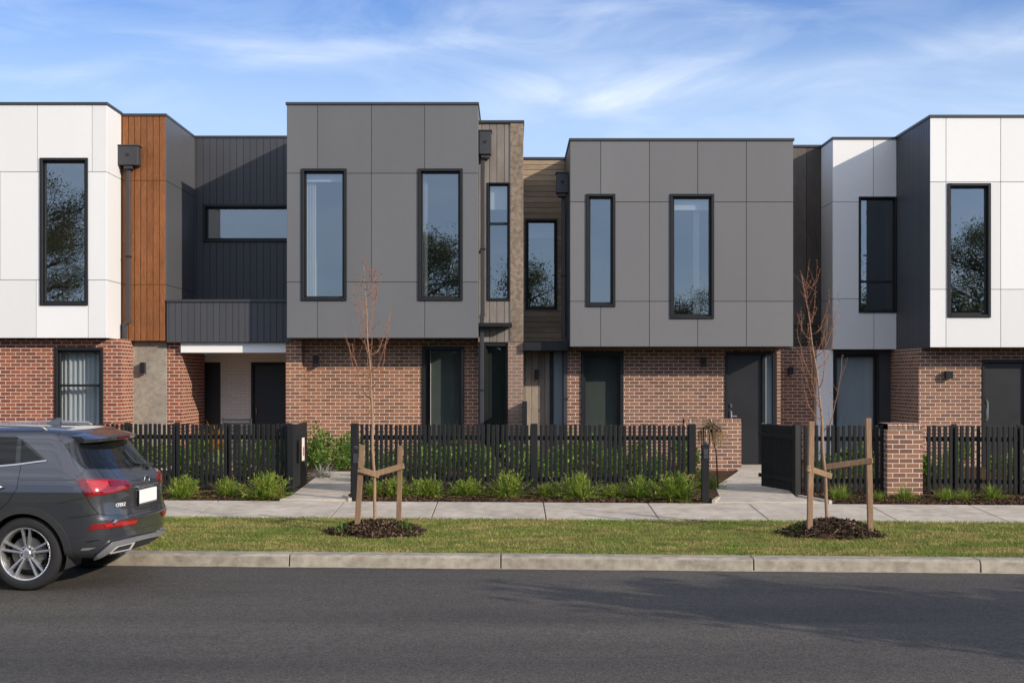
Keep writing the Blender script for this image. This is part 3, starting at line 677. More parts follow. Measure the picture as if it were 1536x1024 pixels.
# footpath slabs
m = MB(); js = [-60, -30, -20, -12, -9.2, -7.6, -6.0, -4.4] + [X(q, 18.1) for q in (492, 646, 819, 988, 1150, 1339, 1498)] + [8.2, 9.8, 12, 20, 60]
for a, b in zip(js[:-1], js[1:]):
    a += .007; b -= .007
    P = [st(a, PV) + (.05,), st(b, PV) + (.05,), st(b, PF) + (.1,), st(a, PF) + (.1,), st(a, PV) + (.2,), st(b, PV) + (.2,), st(b, PF) + (.28,), st(a, PF) + (.28,)]
    m.hexa(P)
tag(m.build('footpath', M['path'], None, bevel=.006), kind='structure')
band('garden_bed', PF + .004, .265, 21.3, .31, M['soil'], -60, 60)
band('front_garden', 21.3, .31, 34, .31, M['soil'], -60, 60)
# entry paths
def path(name, poly, t=.03):
    n = len(poly); zf = lambda y: min(.282 + (y - 19.7) * .01, .318)
    V = [(x, y, zf(y) + .022) for x, y in poly] + [(x, y, .1) for x, y in poly]
    tag(finish(name, V, [tuple(range(n)), tuple(range(2 * n - 1, n - 1, -1))] + [(i, n + i, n + (i + 1) % n, (i + 1) % n) for i in range(n)], M['path'], bevel=.01), kind='structure')
path('entry_path', [(-3.48, 19.93), (-2.42, 19.86), (-2.55, 20.3), (-2.62, 25.4), (-3.6, 25.4), (-3.4, 20.5)])
path('door_path', [(2.97, 19.53), (4.62, 19.43), (4.33, 20.3), (4.5, 22.0), (5.45, 27.3), (4.48, 27.3), (4.35, 25.6), (3.35, 22.0), (3.12, 20.0)])
path('porch_path', [(-7.0, 26.2), (-5.0, 26.2), (-5.0, 30.1), (-7.0, 30.1)])
# thin edging beside the paths
m = MB(); m.beam((-2.41, 19.84, .30), (-2.55, 20.35, .31), .05, .06); m.beam((4.64, 19.42, .30), (4.36, 20.25, .31), .05, .06); m.beam((2.95, 19.5, .30), (3.1, 20.0, .31), .05, .06)
tag(m.build('path_edging', M['path']), kind='structure')

# ---------------------------------------------------------------- grass, mulch
def blades(n, pts, hmin, hmax, wd, lean, name, mat, kind='stuff'):
    p = pts; n = len(p)
    a = rng.uniform(0, 2 * np.pi, n); h = rng.uniform(hmin, hmax, n); le = rng.uniform(0, lean, n); b = rng.uniform(0, 2 * np.pi, n)
    dx, dy = np.cos(a) * wd / 2, np.sin(a) * wd / 2
    V = np.empty((n, 3, 3)); V[:, 0] = p; V[:, 1] = p; V[:, 2] = p
    V[:, 0, 0] -= dx; V[:, 0, 1] -= dy; V[:, 1, 0] += dx; V[:, 1, 1] += dy
    V[:, 2, 0] += np.cos(b) * le * h; V[:, 2, 1] += np.sin(b) * le * h; V[:, 2, 2] += h
    o = finish(name, V.reshape(-1, 3), np.arange(3 * n).reshape(-1, 3).tolist(), mat, None, uv=False)
    return tag(o, kind=kind)
n = 230000
gx = rng.uniform(-8, 8, n); gv = rng.uniform(KB - .03, PV + .045, n)
dens = .55 + .45 * np.sin(gx * 1.9 + np.sin(gv * 3.1) * 1.5) * np.sin(gv * 2.3 + gx * .7)
keep = rng.uniform(0, 1, n) < np.clip(dens + .45, .35, 1)
MOUND = [(X(566, 16.8), 16.8), (X(1246, 16.6), 16.6)]
gy = gv + SL * gx
for mx, my in MOUND: keep &= ((gx - mx) / .60) ** 2 + ((gy - my) / .50) ** 2 > rng.uniform(.45, 1.15, n)
gx, gv, gy = gx[keep], gv[keep], gy[keep]
gz = .12 + (gv - KB) / (PV - KB) * .07
go = blades(0, np.stack([gx, gy, gz], 1), .012, .042, .010, 1.6, 'grass', M['grass'])
tag(go, 'short mown green grass on the verge between kerb and footpath', 'grass')
def chips(name, cx, cy, rx, ry, h, n, mat, z0, flat=False):
    a = rng.uniform(0, 2 * np.pi, n); r = np.sqrt(rng.uniform(0, 1, n)) * (1 + np.abs(rng.normal(0, .09, n)) + .1 * np.sin(a * 3 + cx) + .08 * np.sin(a * 7))
    x = cx + np.cos(a) * r * rx; y = cy + np.sin(a) * r * ry
    z = z0 + h * np.clip(1 - r ** 2, 0, 1) ** .8 + rng.uniform(-.01, .025, n)
    return chipmesh(name, np.stack([x, y, z], 1), mat)
def chipmesh(name, p, mat, lo=.012, hi=.045):
    n = len(p); V = np.empty((n, 4, 3))
    l = rng.uniform(lo, hi, n)[:, None]; w = rng.uniform(.004, .012, n)[:, None]
    d = rng.normal(size=(n, 3)); d[:, 2] *= .5; d /= np.linalg.norm(d, axis=1)[:, None]
    e = np.cross(d, rng.normal(size=(n, 3))); e /= np.linalg.norm(e, axis=1)[:, None]
    V[:, 0] = p - d * l - e * w; V[:, 1] = p + d * l - e * w; V[:, 2] = p + d * l + e * w; V[:, 3] = p - d * l + e * w
    return V.reshape(-1, 3), np.arange(4 * n).reshape(-1, 4)
# bed mulch (one mass)
n = 26000
bxs = rng.uniform(-9, 9, n); bv = rng.uniform(PF + .02, 21.2, n); by = bv + SL * bxs
ok = ~((bxs > -3.5) & (bxs < -2.45)) & ~((bxs > 3.0) & (bxs < 4.5))
P = np.stack([bxs, by, .272 + (bv - PF) * .028 + rng.uniform(0, .02, n)], 1)[ok]
V, Fq = chipmesh('m', P, None)
tag(finish('bark_chips', V, Fq.tolist(), M['mulch'], uv=False), 'brown bark chips covering the garden beds before the fences', 'mulch', kind='stuff')

# ---------------------------------------------------------------- plants
def strips(n, h, r, wd, droop=.5, up=.4, seg=4, base=.05, zmin=.6):
    V = []; Fc = []
    for i in range(n):
        a = random.uniform(0, 2 * math.pi); L = h * random.uniform(zmin, 1.15)
        el = random.uniform(up, 1.0) * math.pi / 2
        bx = random.gauss(0, base); by = random.gauss(0, base)
        d = Vector((math.cos(a) * math.cos(el), math.sin(a) * math.cos(el), math.sin(el)))
        s = Vector((-math.sin(a), math.cos(a), random.uniform(-.4, .4))).normalized()
        p = Vector((bx, by, 0)); k = len(V); w0 = wd * random.uniform(.7, 1.3)
        dr = droop * random.uniform(.4, 1.2) * L
        for j in range(seg + 1):
            t = j / seg
            q = p + d * L * t * (r if False else 1) + Vector((math.cos(a) * .25 * dr * t * t, math.sin(a) * .25 * dr * t * t, -dr * t * t * .5))
            q.z = max(q.z, .01)
            w = w0 * (1 - t) ** .6 * (1 if j else .7) + .0008
            V += [q - s * w / 2, q + s * w / 2]
        for j in range(seg): Fc.append((k + 2 * j, k + 2 * j + 1, k + 2 * j + 3, k + 2 * j + 2))
    return V, Fc
def sprigs(nst, h, rad, per=26, leaf=.055, lw=.011):
    # leafy stems carrying short narrow leaves: a feathery clump
    V = []; Fc = []
    for i in range(nst):
        a = random.uniform(0, 2 * math.pi); tilt = min(abs(random.gauss(0, .72)), 1.35)
        L = h * random.uniform(.7, 1.15) * (1 + .25 * tilt * rad)
        d = Vector((math.cos(a) * math.sin(tilt), math.sin(a) * math.sin(tilt), math.cos(tilt)))
        p0 = Vector((random.gauss(0, .06) * rad, random.gauss(0, .05) * rad, 0))
        for j in range(per):
            t = .12 + .88 * j / per + random.uniform(-.02, .02)
            p = p0 + d * L * t + Vector((0, 0, -.12 * L * t * t * math.sin(tilt)))
            e = (d * random.uniform(.4, 1.0) + Vector((random.gauss(0, .5), random.gauss(0, .5), random.gauss(0.15, .4)))).normalized()
            s = e.cross(Vector((random.gauss(0, 1), random.gauss(0, 1), random.gauss(0, 1)))).normalized()
            l = leaf * random.uniform(.6, 1.3); w = lw * random.uniform(.7, 1.3); k = len(V)
            V += [p, p + e * l * .5 + s * w / 2, p + e * l, p + e * l * .5 - s * w / 2]
            Fc.append((k, k + 1, k + 2, k + 3))
    return V, Fc
def leafvol(n, fn, lo, hi, asp=.5):
    P = np.array([fn() for _ in range(n)])
    l = rng.uniform(lo, hi, n)[:, None]
    d = rng.normal(size=(n, 3)); d /= np.linalg.norm(d, axis=1)[:, None]
    e = np.cross(d, rng.normal(size=(n, 3))); e /= np.linalg.norm(e, axis=1)[:, None]
    V = np.stack([P - d * l, P + e * l * asp, P + d * l, P - e * l * asp], 1).reshape(-1, 3)
    return V, np.arange(4 * n).reshape(-1, 4).tolist()
def mesh_only(name, V, Fc, mat):
    me = bpy.data.meshes.new(name); me.from_pydata([tuple(v) for v in V], [], [tuple(f) for f in Fc]); me.materials.append(mat); return me
tufts = []
for k in range(4):
    V, Fc = sprigs((60, 45, 80, 55)[k], (.30, .34, .28, .33)[k], 1.15, 22)
    V2, F2 = strips((240, 200, 270, 220)[k], (.42, .46, .40, .44)[k], 1, .012, .75, .12, 5)
    nn = len(V); V = V + V2; Fc = Fc + [tuple(i + nn for i in f) for f in F2]
    tufts.append(mesh_only('tufted_shrub', V, Fc, M['tuft']))
grs = []
for k in range(3):
    V, Fc = strips(210, .40, 1, .011, .7, .25, 4, .05); grs.append(mesh_only('grass_tuft', V, Fc, M['tuft']))
ORD = ['first', 'second', 'third', 'fourth', 'fifth', 'sixth', 'seventh', 'eighth', 'ninth', 'tenth', 'eleventh', 'twelfth']
def place(name, me, x, y, z, s, label, cat, group, sz=None):
    if name == 'tufted_shrub': k_ = random.uniform(.86, 1.16); s *= k_; sz = s * random.uniform(.85, 1.12)
    o = bpy.data.objects.new(name, me); COL.objects.link(o)
    o.location = (x, y, z); o.rotation_euler = (0, 0, random.uniform(0, 6.28)); o.scale = (s, s, sz or s)
    return tag(o, label, cat, group)
# pixel column, base row, spread in px
left_bed = [(268, 750, 58), (338, 748, 50), (396, 751, 66)]
for i, (px, py, w) in enumerate(left_bed):
    Y = (CH - .285) * F / (py - HZ - 1); place('tufted_shrub', tufts[i % 4], X(px, Y), Y + .22, .28, w * Y / F / .58, f'{ORD[i]} green tufted shrub from the left in the bed behind the parked car', 'shrub', 'tufted shrubs along the fences')
mid_bed = [(560, 748, 44), (592, 748, 50), (640, 748, 56), (702, 748, 60), (762, 749, 66), (820, 749, 48), (870, 751, 58), (922, 750, 46), (960, 751, 54), (1018, 753, 78), (1064, 737, 50)]
for i, (px, py, w) in enumerate(mid_bed):
    Y = (CH - .285) * F / (py - HZ - 1); place('tufted_shrub', tufts[(i * 3 + 1) % 4], X(px, Y), Y + .22, .28, w * Y / F / .58, f'{ORD[i]} green tufted shrub from the left before the middle fence', 'shrub', 'tufted shrubs along the fences')
right_bed = [(1264, 752, 50), (1322, 753, 34), (1362, 753, 50), (1424, 753, 44), (1452, 753, 40), (1494, 752, 50)]
for i, (px, py, w) in enumerate(right_bed):
    Y = (CH - .285) * F / (py - HZ - 1); place('grass_tuft', grs[i % 3], X(px, Y), Y + .15, .28, w * Y / F / .58, f'{ORD[i]} spiky grass tuft from the left in the bed before the right fence', 'grass tuft', 'grass tufts before the right fence')
# leafy bushes behind the fences
bushes = []
for k in range(4):
    c = [(random.gauss(0, .22), random.gauss(0, .16), random.uniform(.15, .62), random.uniform(.14, .24)) for _ in range(11)]
    def fn():
        q = random.choice(c); v = Vector((random.gauss(0, 1), random.gauss(0, 1), random.gauss(0, 1))).normalized() * q[3] * random.uniform(.6, 1.1)
        return (q[0] + v.x, q[1] + v.y, max(.02, q[2] + v.z))
    V, Fc = leafvol(1500, fn, .02, .042, .5)
    V = V.tolist(); s2 = MB()
    for q in c[:6]: s2.tube([(0, 0, 0), (q[0] * .6, q[1] * .6, q[2] * .5), (q[0], q[1], q[2])], [.012, .009, .005], 5)
    nn = len(V); bushes.append(mesh_only('leafy_bush', V + s2.v, Fc + [tuple(i + nn for i in f) for f in s2.f], M['bush']))
k = 0
for i, px in enumerate([565, 610, 655, 692, 730, 790, 828, 866, 905, 940, 978, 1022]):
    Y = 23.2 + .5 * (i % 3); place('leafy_bush', bushes[k % 4], X(px, Y), Y, .3, 1.0, f'{ORD[i]} leafy bush from the left seen through the middle fence', 'bush', 'leafy bushes behind the fences', .80 + .3 * ((i * 7) % 5) / 5); k += 1
for i, (px, Y, s, sz) in enumerate([(478, 26.6, .85, 1.35), (503, 25.9, .95, .70), (524, 27.0, .8, 1.15)]):
    place('leafy_bush', bushes[k % 4], X(px, Y), Y, .3, s, ['tall bush against the brick wall beside the open left gate', 'low bush at the end of the left entry path', 'tall bush beside the left end of the middle fence'][i], 'bush', 'leafy bushes behind the fences', sz); k += 1
for i, px in enumerate([215, 262, 305, 375, 415]):
    Y = 23.0 + .6 * (i % 2); place('leafy_bush', bushes[k % 4], X(px, Y), Y, .3, .95, f'{ORD[i]} leafy bush from the left seen through the left fence', 'bush', 'leafy bushes behind the fences', 1.0 + .25 * (i % 2)); k += 1
for i, (px, Y) in enumerate([(1250, 23.0), (1310, 23.2), (1392, 22.3), (1440, 23.2), (1510, 23.0)]):
    place('leafy_bush', bushes[k % 4], X(px, Y), Y, .3, .9, ['leafy bush behind the right fence beside the open gate', 'leafy bush behind the right fence just left of the brick pier', 'leafy bush showing in the gap right of the brick pier', 'leafy bush behind the fence under the square wall lamp', 'leafy bush behind the fence before the right house door'][i], 'bush', 'leafy bushes behind the fences', .9); k += 1
V, Fc = strips(240, .42, 1, .012, 1.2, .15, 4, .05)
o = place('silver_plant', mesh_only('silver_plant', V, Fc, M['silver']), X(484, 24.0), 24.0, .3, .95, 'pale silvery drooping plant beside the open left gate', 'plant', None)
# pot plant with orange leaves and wicker chair behind left fence
Y = 26.0; x = X(327, Y)
t = empty('potted_plant', (x, Y, G), 0, 'potted plant with orange and yellow leaves rising above the left fence', 'plant')
MB().lathe([(0, 0), (.16, 0), (.21, .36), (.19, .36), (.17, .3), (0, .3)], 24, 'z', (x, Y, G)).build('pot', M['render'], t, smooth=True)
V, Fc = strips(70, .85, 1, .03, .7, .55, 5, .04); finish('foliage', [(v[0] + x, v[1] + Y, v[2] + G + .3) for v in V], Fc, M['orange'], t, uv=False)
Y = 26.6; x = X(351, Y); w = .30
t = empty('patio_chair', (x, Y, G), 0, 'dark slatted patio chair whose back shows above the left fence', 'chair')
m = MB()
for i in range(7): m.box(x - w + .03, x + w - .03, Y + .27, Y + .29, G + .5 + i * .075, G + .55 + i * .075)
m.box(x - w, x - w + .03, Y + .255, Y + .30, G + .45, G + 1.02); m.box(x + w - .03, x + w, Y + .255, Y + .30, G + .45, G + 1.02); m.build('backrest', M['steel2'], t, bevel=.005)
MB().box(x - w, x + w, Y - .26, Y + .30, G + .40, G + .45).build('seat', M['steel2'], t, bevel=.01)
for (i, j) in ((-1, -1), (1, -1), (1, 1), (-1, 1)):
    MB().box(x + i * (w - .03) - .02, x + i * (w - .03) + .02, Y + j * .24 - .02, Y + j * .24 + .02, G, G + .40).build('leg', M['steel'], t)

# ---------------------------------------------------------------- fences, gates, posts
FV = 21.0; FZ0, FZ1 = .34, 1.38
def fence(x0, x1, pitch, sw, posts, label, v=FV, top=FZ1, name='slat_fence'):
    cx = (x0 + x1) / 2
    t = empty(name, st(cx, v) + (.3,), 0, label, 'fence', 'black slat fences')
    m = MB(); x = x0 + sw / 2
    while x < x1:
        y = st(x, v)[1]; j = random.uniform(-.004, .004); ln = random.uniform(-.006, .006); h = top + random.uniform(-.012, .008); w = sw * random.uniform(.9, 1.08); dd = random.uniform(-.004, .004)
        P = [(x - w / 2 + j, y + dd, FZ0), (x + w / 2 + j, y + dd, FZ0), (x + w / 2 + j, y + .03 + dd, FZ0), (x - w / 2 + j, y + .03 + dd, FZ0),
             (x - w / 2 + j + ln, y + dd, h), (x + w / 2 + j + ln, y + dd, h), (x + w / 2 + j + ln, y + .03 + dd, h), (x - w / 2 + j + ln, y + .03 + dd, h)]
        m.hexa(P); x += pitch
    m.build('slat_panel', M['fence'], t, bevel=.007, seg=2)
    for z in (1.17, .52):
        q = MB(); a = st(x0, v + .056) + (z,); b = st(x1, v + .056) + (z,); q.beam(a, b, .04, .07); q.build('rail', M['fence'], t, bevel=.004)
    for px, w in posts:
        y = st(px, v)[1]; q = MB().box(px - w / 2, px + w / 2, y - .012 if w > .1 else y + .081, y + .075 + .01 if w > .1 else y + .16, .2, top + .015); q.build('post', M['fence'], t, bevel=.006)
    return t
XA = lambda px: X(px, 21.0)
fence(-9.5, X(425, 21.2),   .0765, .052, [(X(338, 21.3), .08), (X(262, 21.3), .08), (X(188, 21.4), .08), (X(431, 21.2), .105)], 'black vertical slat fence behind the parked car')
fence(X(540, 21.1), X(1034, 20.8), .0768, .052, [(X(531, 21.1), .12), (X(801, 21), .11), (X(1039, 20.8), .11)], 'long black vertical slat fence between the two entry paths')
fence(X(1206, 20.75), X(1326, 20.7), .083, .054, [(X(1200, 20.75), .08)], 'short black slat fence between the right gate and brick pier')
fence(X(1391, 20.6), X(1473, 20.6), .083, .054, [(X(1434, 20.6), .07)], 'black slat fence section just right of the brick pier')
fence(X(1478, 20.5), 12.0, .083, .058, [(X(1530, 20.5), .07), (9.6, .07)], 'black slat fence with wider slats at the right edge', FV - .09)
def gate(x, y, rz, L, label, extra):
    t = empty('slat_gate', (x, y, .3), rz, label, 'gate', 'open slat gates', local=True)
    m = MB(); n = int(L / .062)
    for i in range(n):
        a = .07 + i * .062; h = 1.07 + random.uniform(-.006, .006); m.box(a, a + .044, -.012, .018, .05, h)
    m.build('slat_panel', M['fence'], t, bevel=.005)
    for z in (.2, .86): MB().box(.03, L + .06, .02, .05, z, z + .06).build('rail', M['fence'], t, bevel=.004)
    MB().box(-.055, .05, -.05, .05, -.15, 1.09).build('post', M['fence'], t, bevel=.006)
    if extra == 'plate': MB().box(L - .02, L + .07, -.024, -.0125, .98, 1.075).build('name_plate', M['brass'], t)
    if extra == 'latch':
        q = MB().box(L * .72, L * .72 + .1, -.03, -.0125, .78, .86); q.tube([(L * .72 + .05, -.03, .82), (L * .72 + .05, -.08, .82)], .012); q.build('latch', M['steel'], t)
    return t
gl = gate(X(436, 21.1), 21.12, R(88), 1.25, 'black slat gate standing open beside the left entry path', 'latch')
gr = gate(X(1194, 20.75), 20.72, R(106), 1.15, 'black slat gate standing open beside the right entry path', 'plate')
# leaflet tucked in the left gate
t = empty('leaflet', (X(449, 21.55), 21.55, .98), R(88), 'pale folded leaflet with a faded red mark tucked in the left gate', 'leaflet', None, True)
MB().box(-.09, .09, -.068, -.056, -.20, .17).build('sheet', M['paper'], t, bevel=.003); MB().box(-.05, .05, -.0705, -.0682, -.12, .02).build('print', M['red_ink'], t)
def gpost(px0, px1, ytop, ybot, Y, label):
    x0, x1 = X(px0, Y), X(px1, Y); x = (x0 + x1) / 2; zt = Z(ytop, Y)
    t = empty('letterbox_post', (x, Y, .28), 0, label, 'post', 'square posts at the ends of the middle bed')
    MB().box(x0, x1, Y, Y + .11, .2, zt).build('post', M['fence'], t, bevel=.006)
    MB().box(x0 + .025, x1 - .025, Y + .025, Y + .085, zt, zt + .05).build('cap', M['steel2'], t, bevel=.01)
    m = MB().box(x0 + .02, x1 - .02, Y - .012, Y - .0005, zt - .2, zt - .06); m.box(x0 + .03, x1 - .03, Y - .018, Y - .012, zt - .15, zt - .13); m.build('lock_plate', M['steel2'], t, bevel=.003)
gpost(527.5, 538.5, 674, 752, 19.85, 'square black post with a lock plate at the left end of the middle bed')
gpost(1053, 1064, 667, 755, 19.55, 'square black post with a lock plate at the right end of the middle bed')
# brick pier and low wall
Y = 20.45; x0, x1 = X(1331, Y), X(1384, Y)
t = empty('brick_pier', ((x0 + x1) / 2, Y, .28), 0, 'square brown brick pier between the two right fences', 'pier')
zt = Z(635, Y)
m = MB().box(x0, x1, Y, Y + .5, .1, zt - .11); m.build('shaft', M['brick_brown'], t)
m = MB(); nb = 7; w = (x1 - x0) / nb
for i in range(nb): m.box(x0 + i * w + .005, x0 + (i + 1) * w - .005, Y - .004, Y + .5, zt - .10, zt)
m.build('soldier_course', M['brick_brown'], t, bevel=.006)
MB().box(x0 + .005, x1 - .005, Y + .006, Y + .49, zt - .11, zt - .008).build('mortar', M['path'], t)
Y = 26.0; x0, x1 = X(1026, Y), X(1112, Y); zt = Z(628, Y)
t = empty('low_wall', ((x0 + x1) / 2, Y, .3), 0, 'low brown brick wall before the tall front door', 'wall')
MB().box(x0, x1, Y, Y + .23, .2, zt - .09).build('brickwork', M['brick_brown'], t)
m = MB(); nb = 14; w = (x1 - x0) / nb
for i in range(nb): m.box(x0 + i * w + .005, x0 + (i + 1) * w - .005, Y - .004, Y + .23, zt - .08, zt)
m.build('soldier_course', M['brick_brown'], t, bevel=.006)
MB().box(x0 + .005, x1 - .005, Y + .006, Y + .22, zt - .09, zt - .008).build('mortar', M['path'], t)
# dry fern hanging by the wall
Y = 21.6; x = X(1066, Y)
t = empty('dry_plant', (x, Y, .3), 0, 'dried brown plant with drooping fronds on thin stems at the fence end', 'plant')
V, Fc = strips(230, .34, 1, .018, 2.2, .0, 5, .045); finish('fronds', [(v[0] * 1.0 + x, v[1] + Y, (v[2] if v[2] > .02 else v[2]) + 1.28) for v in V], Fc, M['dry'], t, uv=False)
hang = []
V = []; Fc = []
for i in range(80):
    a = random.uniform(0, 6.28); r = random.uniform(.08, .26); p = Vector((x + r * math.cos(a), Y + r * math.sin(a), 1.36 - r * .5)); l = random.uniform(.08, .32); k = len(V)
    V += [p, p + Vector((.012, 0, 0)), p + Vector((.02, .01, -l)), p + Vector((.012, .01, -l))]; Fc.append((k, k + 1, k + 2, k + 3))
finish('hanging_fronds', V, Fc, M['dry'], t, uv=False)
MB().tube([(x - .05, Y, .3), (x - .04, Y, .9), (x, Y, 1.32)], .014, 6).tube([(x + .12, Y, .3), (x + .09, Y, .9), (x, Y, 1.32)], .012, 6).build('stem', M['bark_dark'], t)
# dividing fence between the two middle houses
xd = X(787, 25.0)
t = empty('dividing_fence', (xd, 25.0, .3), 0, 'dark dividing fence end beside the grey brown brick pier', 'fence')
m = MB(); y = 25.1
while y < 27.9: m.box(xd - .012, xd + .012, y, y + .09, .3, 1.62); y += .095
m.build('slat_panel', M['fence'], t); MB().box(xd - .045, xd + .045, 25.0, 25.09, .2, 1.68).build('post', M['fence'], t, bevel=.006)

# ---------------------------------------------------------------- young street trees with stakes and mulch mounds
def young_tree(base, top, Y, first, spread, nb, label, seed, lean, dens):
    rr = random.Random(seed)
    bx, bz = X(base[0], Y), Z(base[1], Y) - .06; tx, tz = X(top[0], Y), Z(top[1], Y)
    t = empty('young_tree', (bx, Y, bz), 0, label, 'tree', 'staked young street trees')
    n = 22; pts = []; rad = []
    for i in range(n + 1):
        u = i / n
        pts.append(Vector((bx + (tx - bx) * u ** lean + .006 * math.sin(u * 15) + .005 * math.sin(u * 31 + 1), Y + .03 * math.sin(u * 4), bz + (tz - bz) * u))); rad.append(.021 * (1 - u) ** .85 + .0024)
    MB().tube(pts, rad, 9).build('trunk', M['bark'], t, smooth=True)
    m = MB(); bud = MB()
    def budat(p, d):
        q = p + d * .012; bud.tube([p, q, p + d * .024], [.0015, .004, .001], 5)
    z1 = Z(first, Y)
    for k in range(nb):
        z = z1 + (tz - .15 - z1) * (k + rr.uniform(0, .8)) / nb; u = (z - bz) / (tz - bz)
        i = min(int(u * n), n - 1); p = pts[i].lerp(pts[i + 1], u * n - i)
        a = rr.uniform(0, 6.28); out = spread * (1 - (k / nb) ** 1.3 * .6) * rr.uniform(.55, 1.15); up = min(rr.uniform(.4, 1.0) * (1.15 - .6 * k / nb), max(.12, tz - z - .05) * .85)
        P = []; side = Vector((math.cos(a), math.sin(a) * .8, 0))
        for j in range(8):
            w = j / 7
            P.append(p + side * out * (w ** .5) + Vector((rr.gauss(0, .006), rr.gauss(0, .006), up * (w ** 1.15))))
        r0 = .0052 * (1 - .5 * k / nb)
        m.tube(P, [r0 * (1 - .75 * j / 7) + .0012 for j in range(8)], 5)
        for j in range(1, 8):
            for _ in range(2):
                d = Vector((rr.gauss(0, 1), rr.gauss(0, 1), rr.gauss(.6, .6))).normalized(); budat(P[j], d)
            if rr.random() < dens:
                e = Vector((rr.gauss(0, .55), rr.gauss(0, .55), rr.uniform(.4, 1.0))).normalized(); L = rr.uniform(.08, .26)
                Q = [P[j] + e * L * s + Vector((0, 0, .05 * s * s)) for s in (0, .35, .7, 1)]; m.tube(Q, [.0028, .0022, .0018, .0012], 4)
                for s in Q[1:]: budat(s, Vector((rr.gauss(0, 1), rr.gauss(0, 1), rr.gauss(.4, .5))).normalized())
    for i in range(8, n + 1):
        for _ in range(2): budat(pts[i], Vector((rr.gauss(0, 1), rr.gauss(0, 1), rr.gauss(.3, .5))).normalized())
    m.build('branches', M['twig'], t, smooth=True); tag(bud.build('buds', M['twig'], t, smooth=True), kind='stuff')
    return pts
young_tree((562, 796), (545, 396), 16.8, 625, .37, 19, 'bare slender young tree staked before the middle fence left end', 3, 1.7, .30)
young_tree((1240, 792), (1201, 413), 16.7, 650, .40, 15, 'bare twiggy young tree leaning left before the short right fence', 8, 2.1, .42)
def stake(bp, tp, Yb, Yt, w, batten, label):
    a = Vector((X(bp[0], Yb), Yb, Z(bp[1], Yb) - .1)); b = Vector((X(tp[0], Yt), Yt, Z(tp[1], Yt)))
    t = empty('tree_stake', tuple(a), 0, label, 'stake', 'hardwood tree stakes')
    MB().beam(a, b, w, w * .9, Vector((0, 1, 0))).build('post', M['stake'], t, bevel=.005)
    (p0, y0, Y0), (p1, y1, Y1) = batten
    MB().beam((X(p0, Y0), Y0, Z(y0, Y0)), (X(p1, Y1), Y1, Z(y1, Y1)), .028, .072).build('batten', M['stake'], t, bevel=.004)
    q = MB(); c = Vector((X(p0 + (4 if p1 > p0 else -4), Y0), Y0 - .018, Z(y0, Y0) + .01))
    for dx in (-.012, .012): q.tube([c + Vector((dx, 0, 0)), c + Vector((dx, -.008, 0))], .006, 6)
    q.build('nail', M['steel2'], t)
stake((535, 794), (543, 667), 16.65, 16.75, .066, ((537, 703, 16.64), (569, 713, 16.74)), 'leaning wooden stake to the left of the left young tree')
stake((598, 784), (600, 668), 16.95, 16.95, .062, ((606, 698, 16.9), (561, 711, 16.76)), 'upright wooden stake to the right of the left young tree')
stake((1214, 803), (1217, 632), 16.35, 16.4, .066, ((1211, 702, 16.33), (1247, 714, 16.6)), 'wooden stake to the left of the right young tree')
stake((1306, 804), (1302, 627), 16.4, 16.45, .066, ((1309, 690, 16.38), (1239, 700, 16.62)), 'tall wooden stake to the right of the right young tree')
for i, (mx, my) in enumerate(MOUND):
    z0 = .12 + (my - SL * mx - KB) / (PV - KB) * .07 + .005
    t = empty('mulch_mound', (mx, my, z0), 0, ['heap of dark bark mulch around the left young tree', 'higher heap of dark bark mulch around the right young tree'][i], 'mulch heap', 'mulch heaps on the verge')
    V = []; Fc = []; nr, na = 10, 40; hh = (.12, .155)[i]
    V.append((mx, my, z0 + hh))
    for r in range(1, nr + 1):
        for k in range(na):
            a = 2 * math.pi * k / na; q = r / nr; wob = 1 + .12 * math.sin(a * 3 + i) + .08 * math.sin(a * 7 + 2)
            V.append((mx + (.53, .50)[i] * q * wob * math.cos(a), my + .46 * q * wob * math.sin(a), z0 + hh * max(0, 1 - q * q) ** .9 + (random.uniform(-.012, .012) if r < nr else -.03)))
    for k in range(na): Fc.append((0, 1 + k, 1 + (k + 1) % na))
    for r in range(nr - 1):
        for k in range(na): Fc.append((1 + r * na + k, 1 + (r + 1) * na + k, 1 + (r + 1) * na + (k + 1) % na, 1 + r * na + (k + 1) % na))
    finish('soil', V, Fc, M['soil'], t, smooth=True)
    V, Fq = chips('c', mx, my, .56, .46, hh, 6500, None, z0 + .012)
    o = finish('bark_chips', V, Fq.tolist(), M['mulchd'], t, uv=False); o['kind'] = 'stuff'
    for j, (dx, dy) in enumerate(((-.38, -.22), (.36, -.16), (-.05, .28)) if i == 0 else ((-.42, -.12), (.30, -.22), (.02, .25))):
        V, Fc = strips(60, .21, 1, .017, .9, .2, 3, .05)
        place('weed', mesh_only('weed', V, Fc, M['bush']), mx + dx, my + dy, z0 + .03, 1.0, [['small weed at the left side of the left mulch heap', 'small weed at the right front of the left mulch heap', 'small weed behind the trunk of the left young tree'], ['small weed at the left side of the right mulch heap', 'small weed at the right front of the right mulch heap', 'small weed behind the trunk of the right young tree']][i][j], 'weed', 'weeds on the mulch heaps')

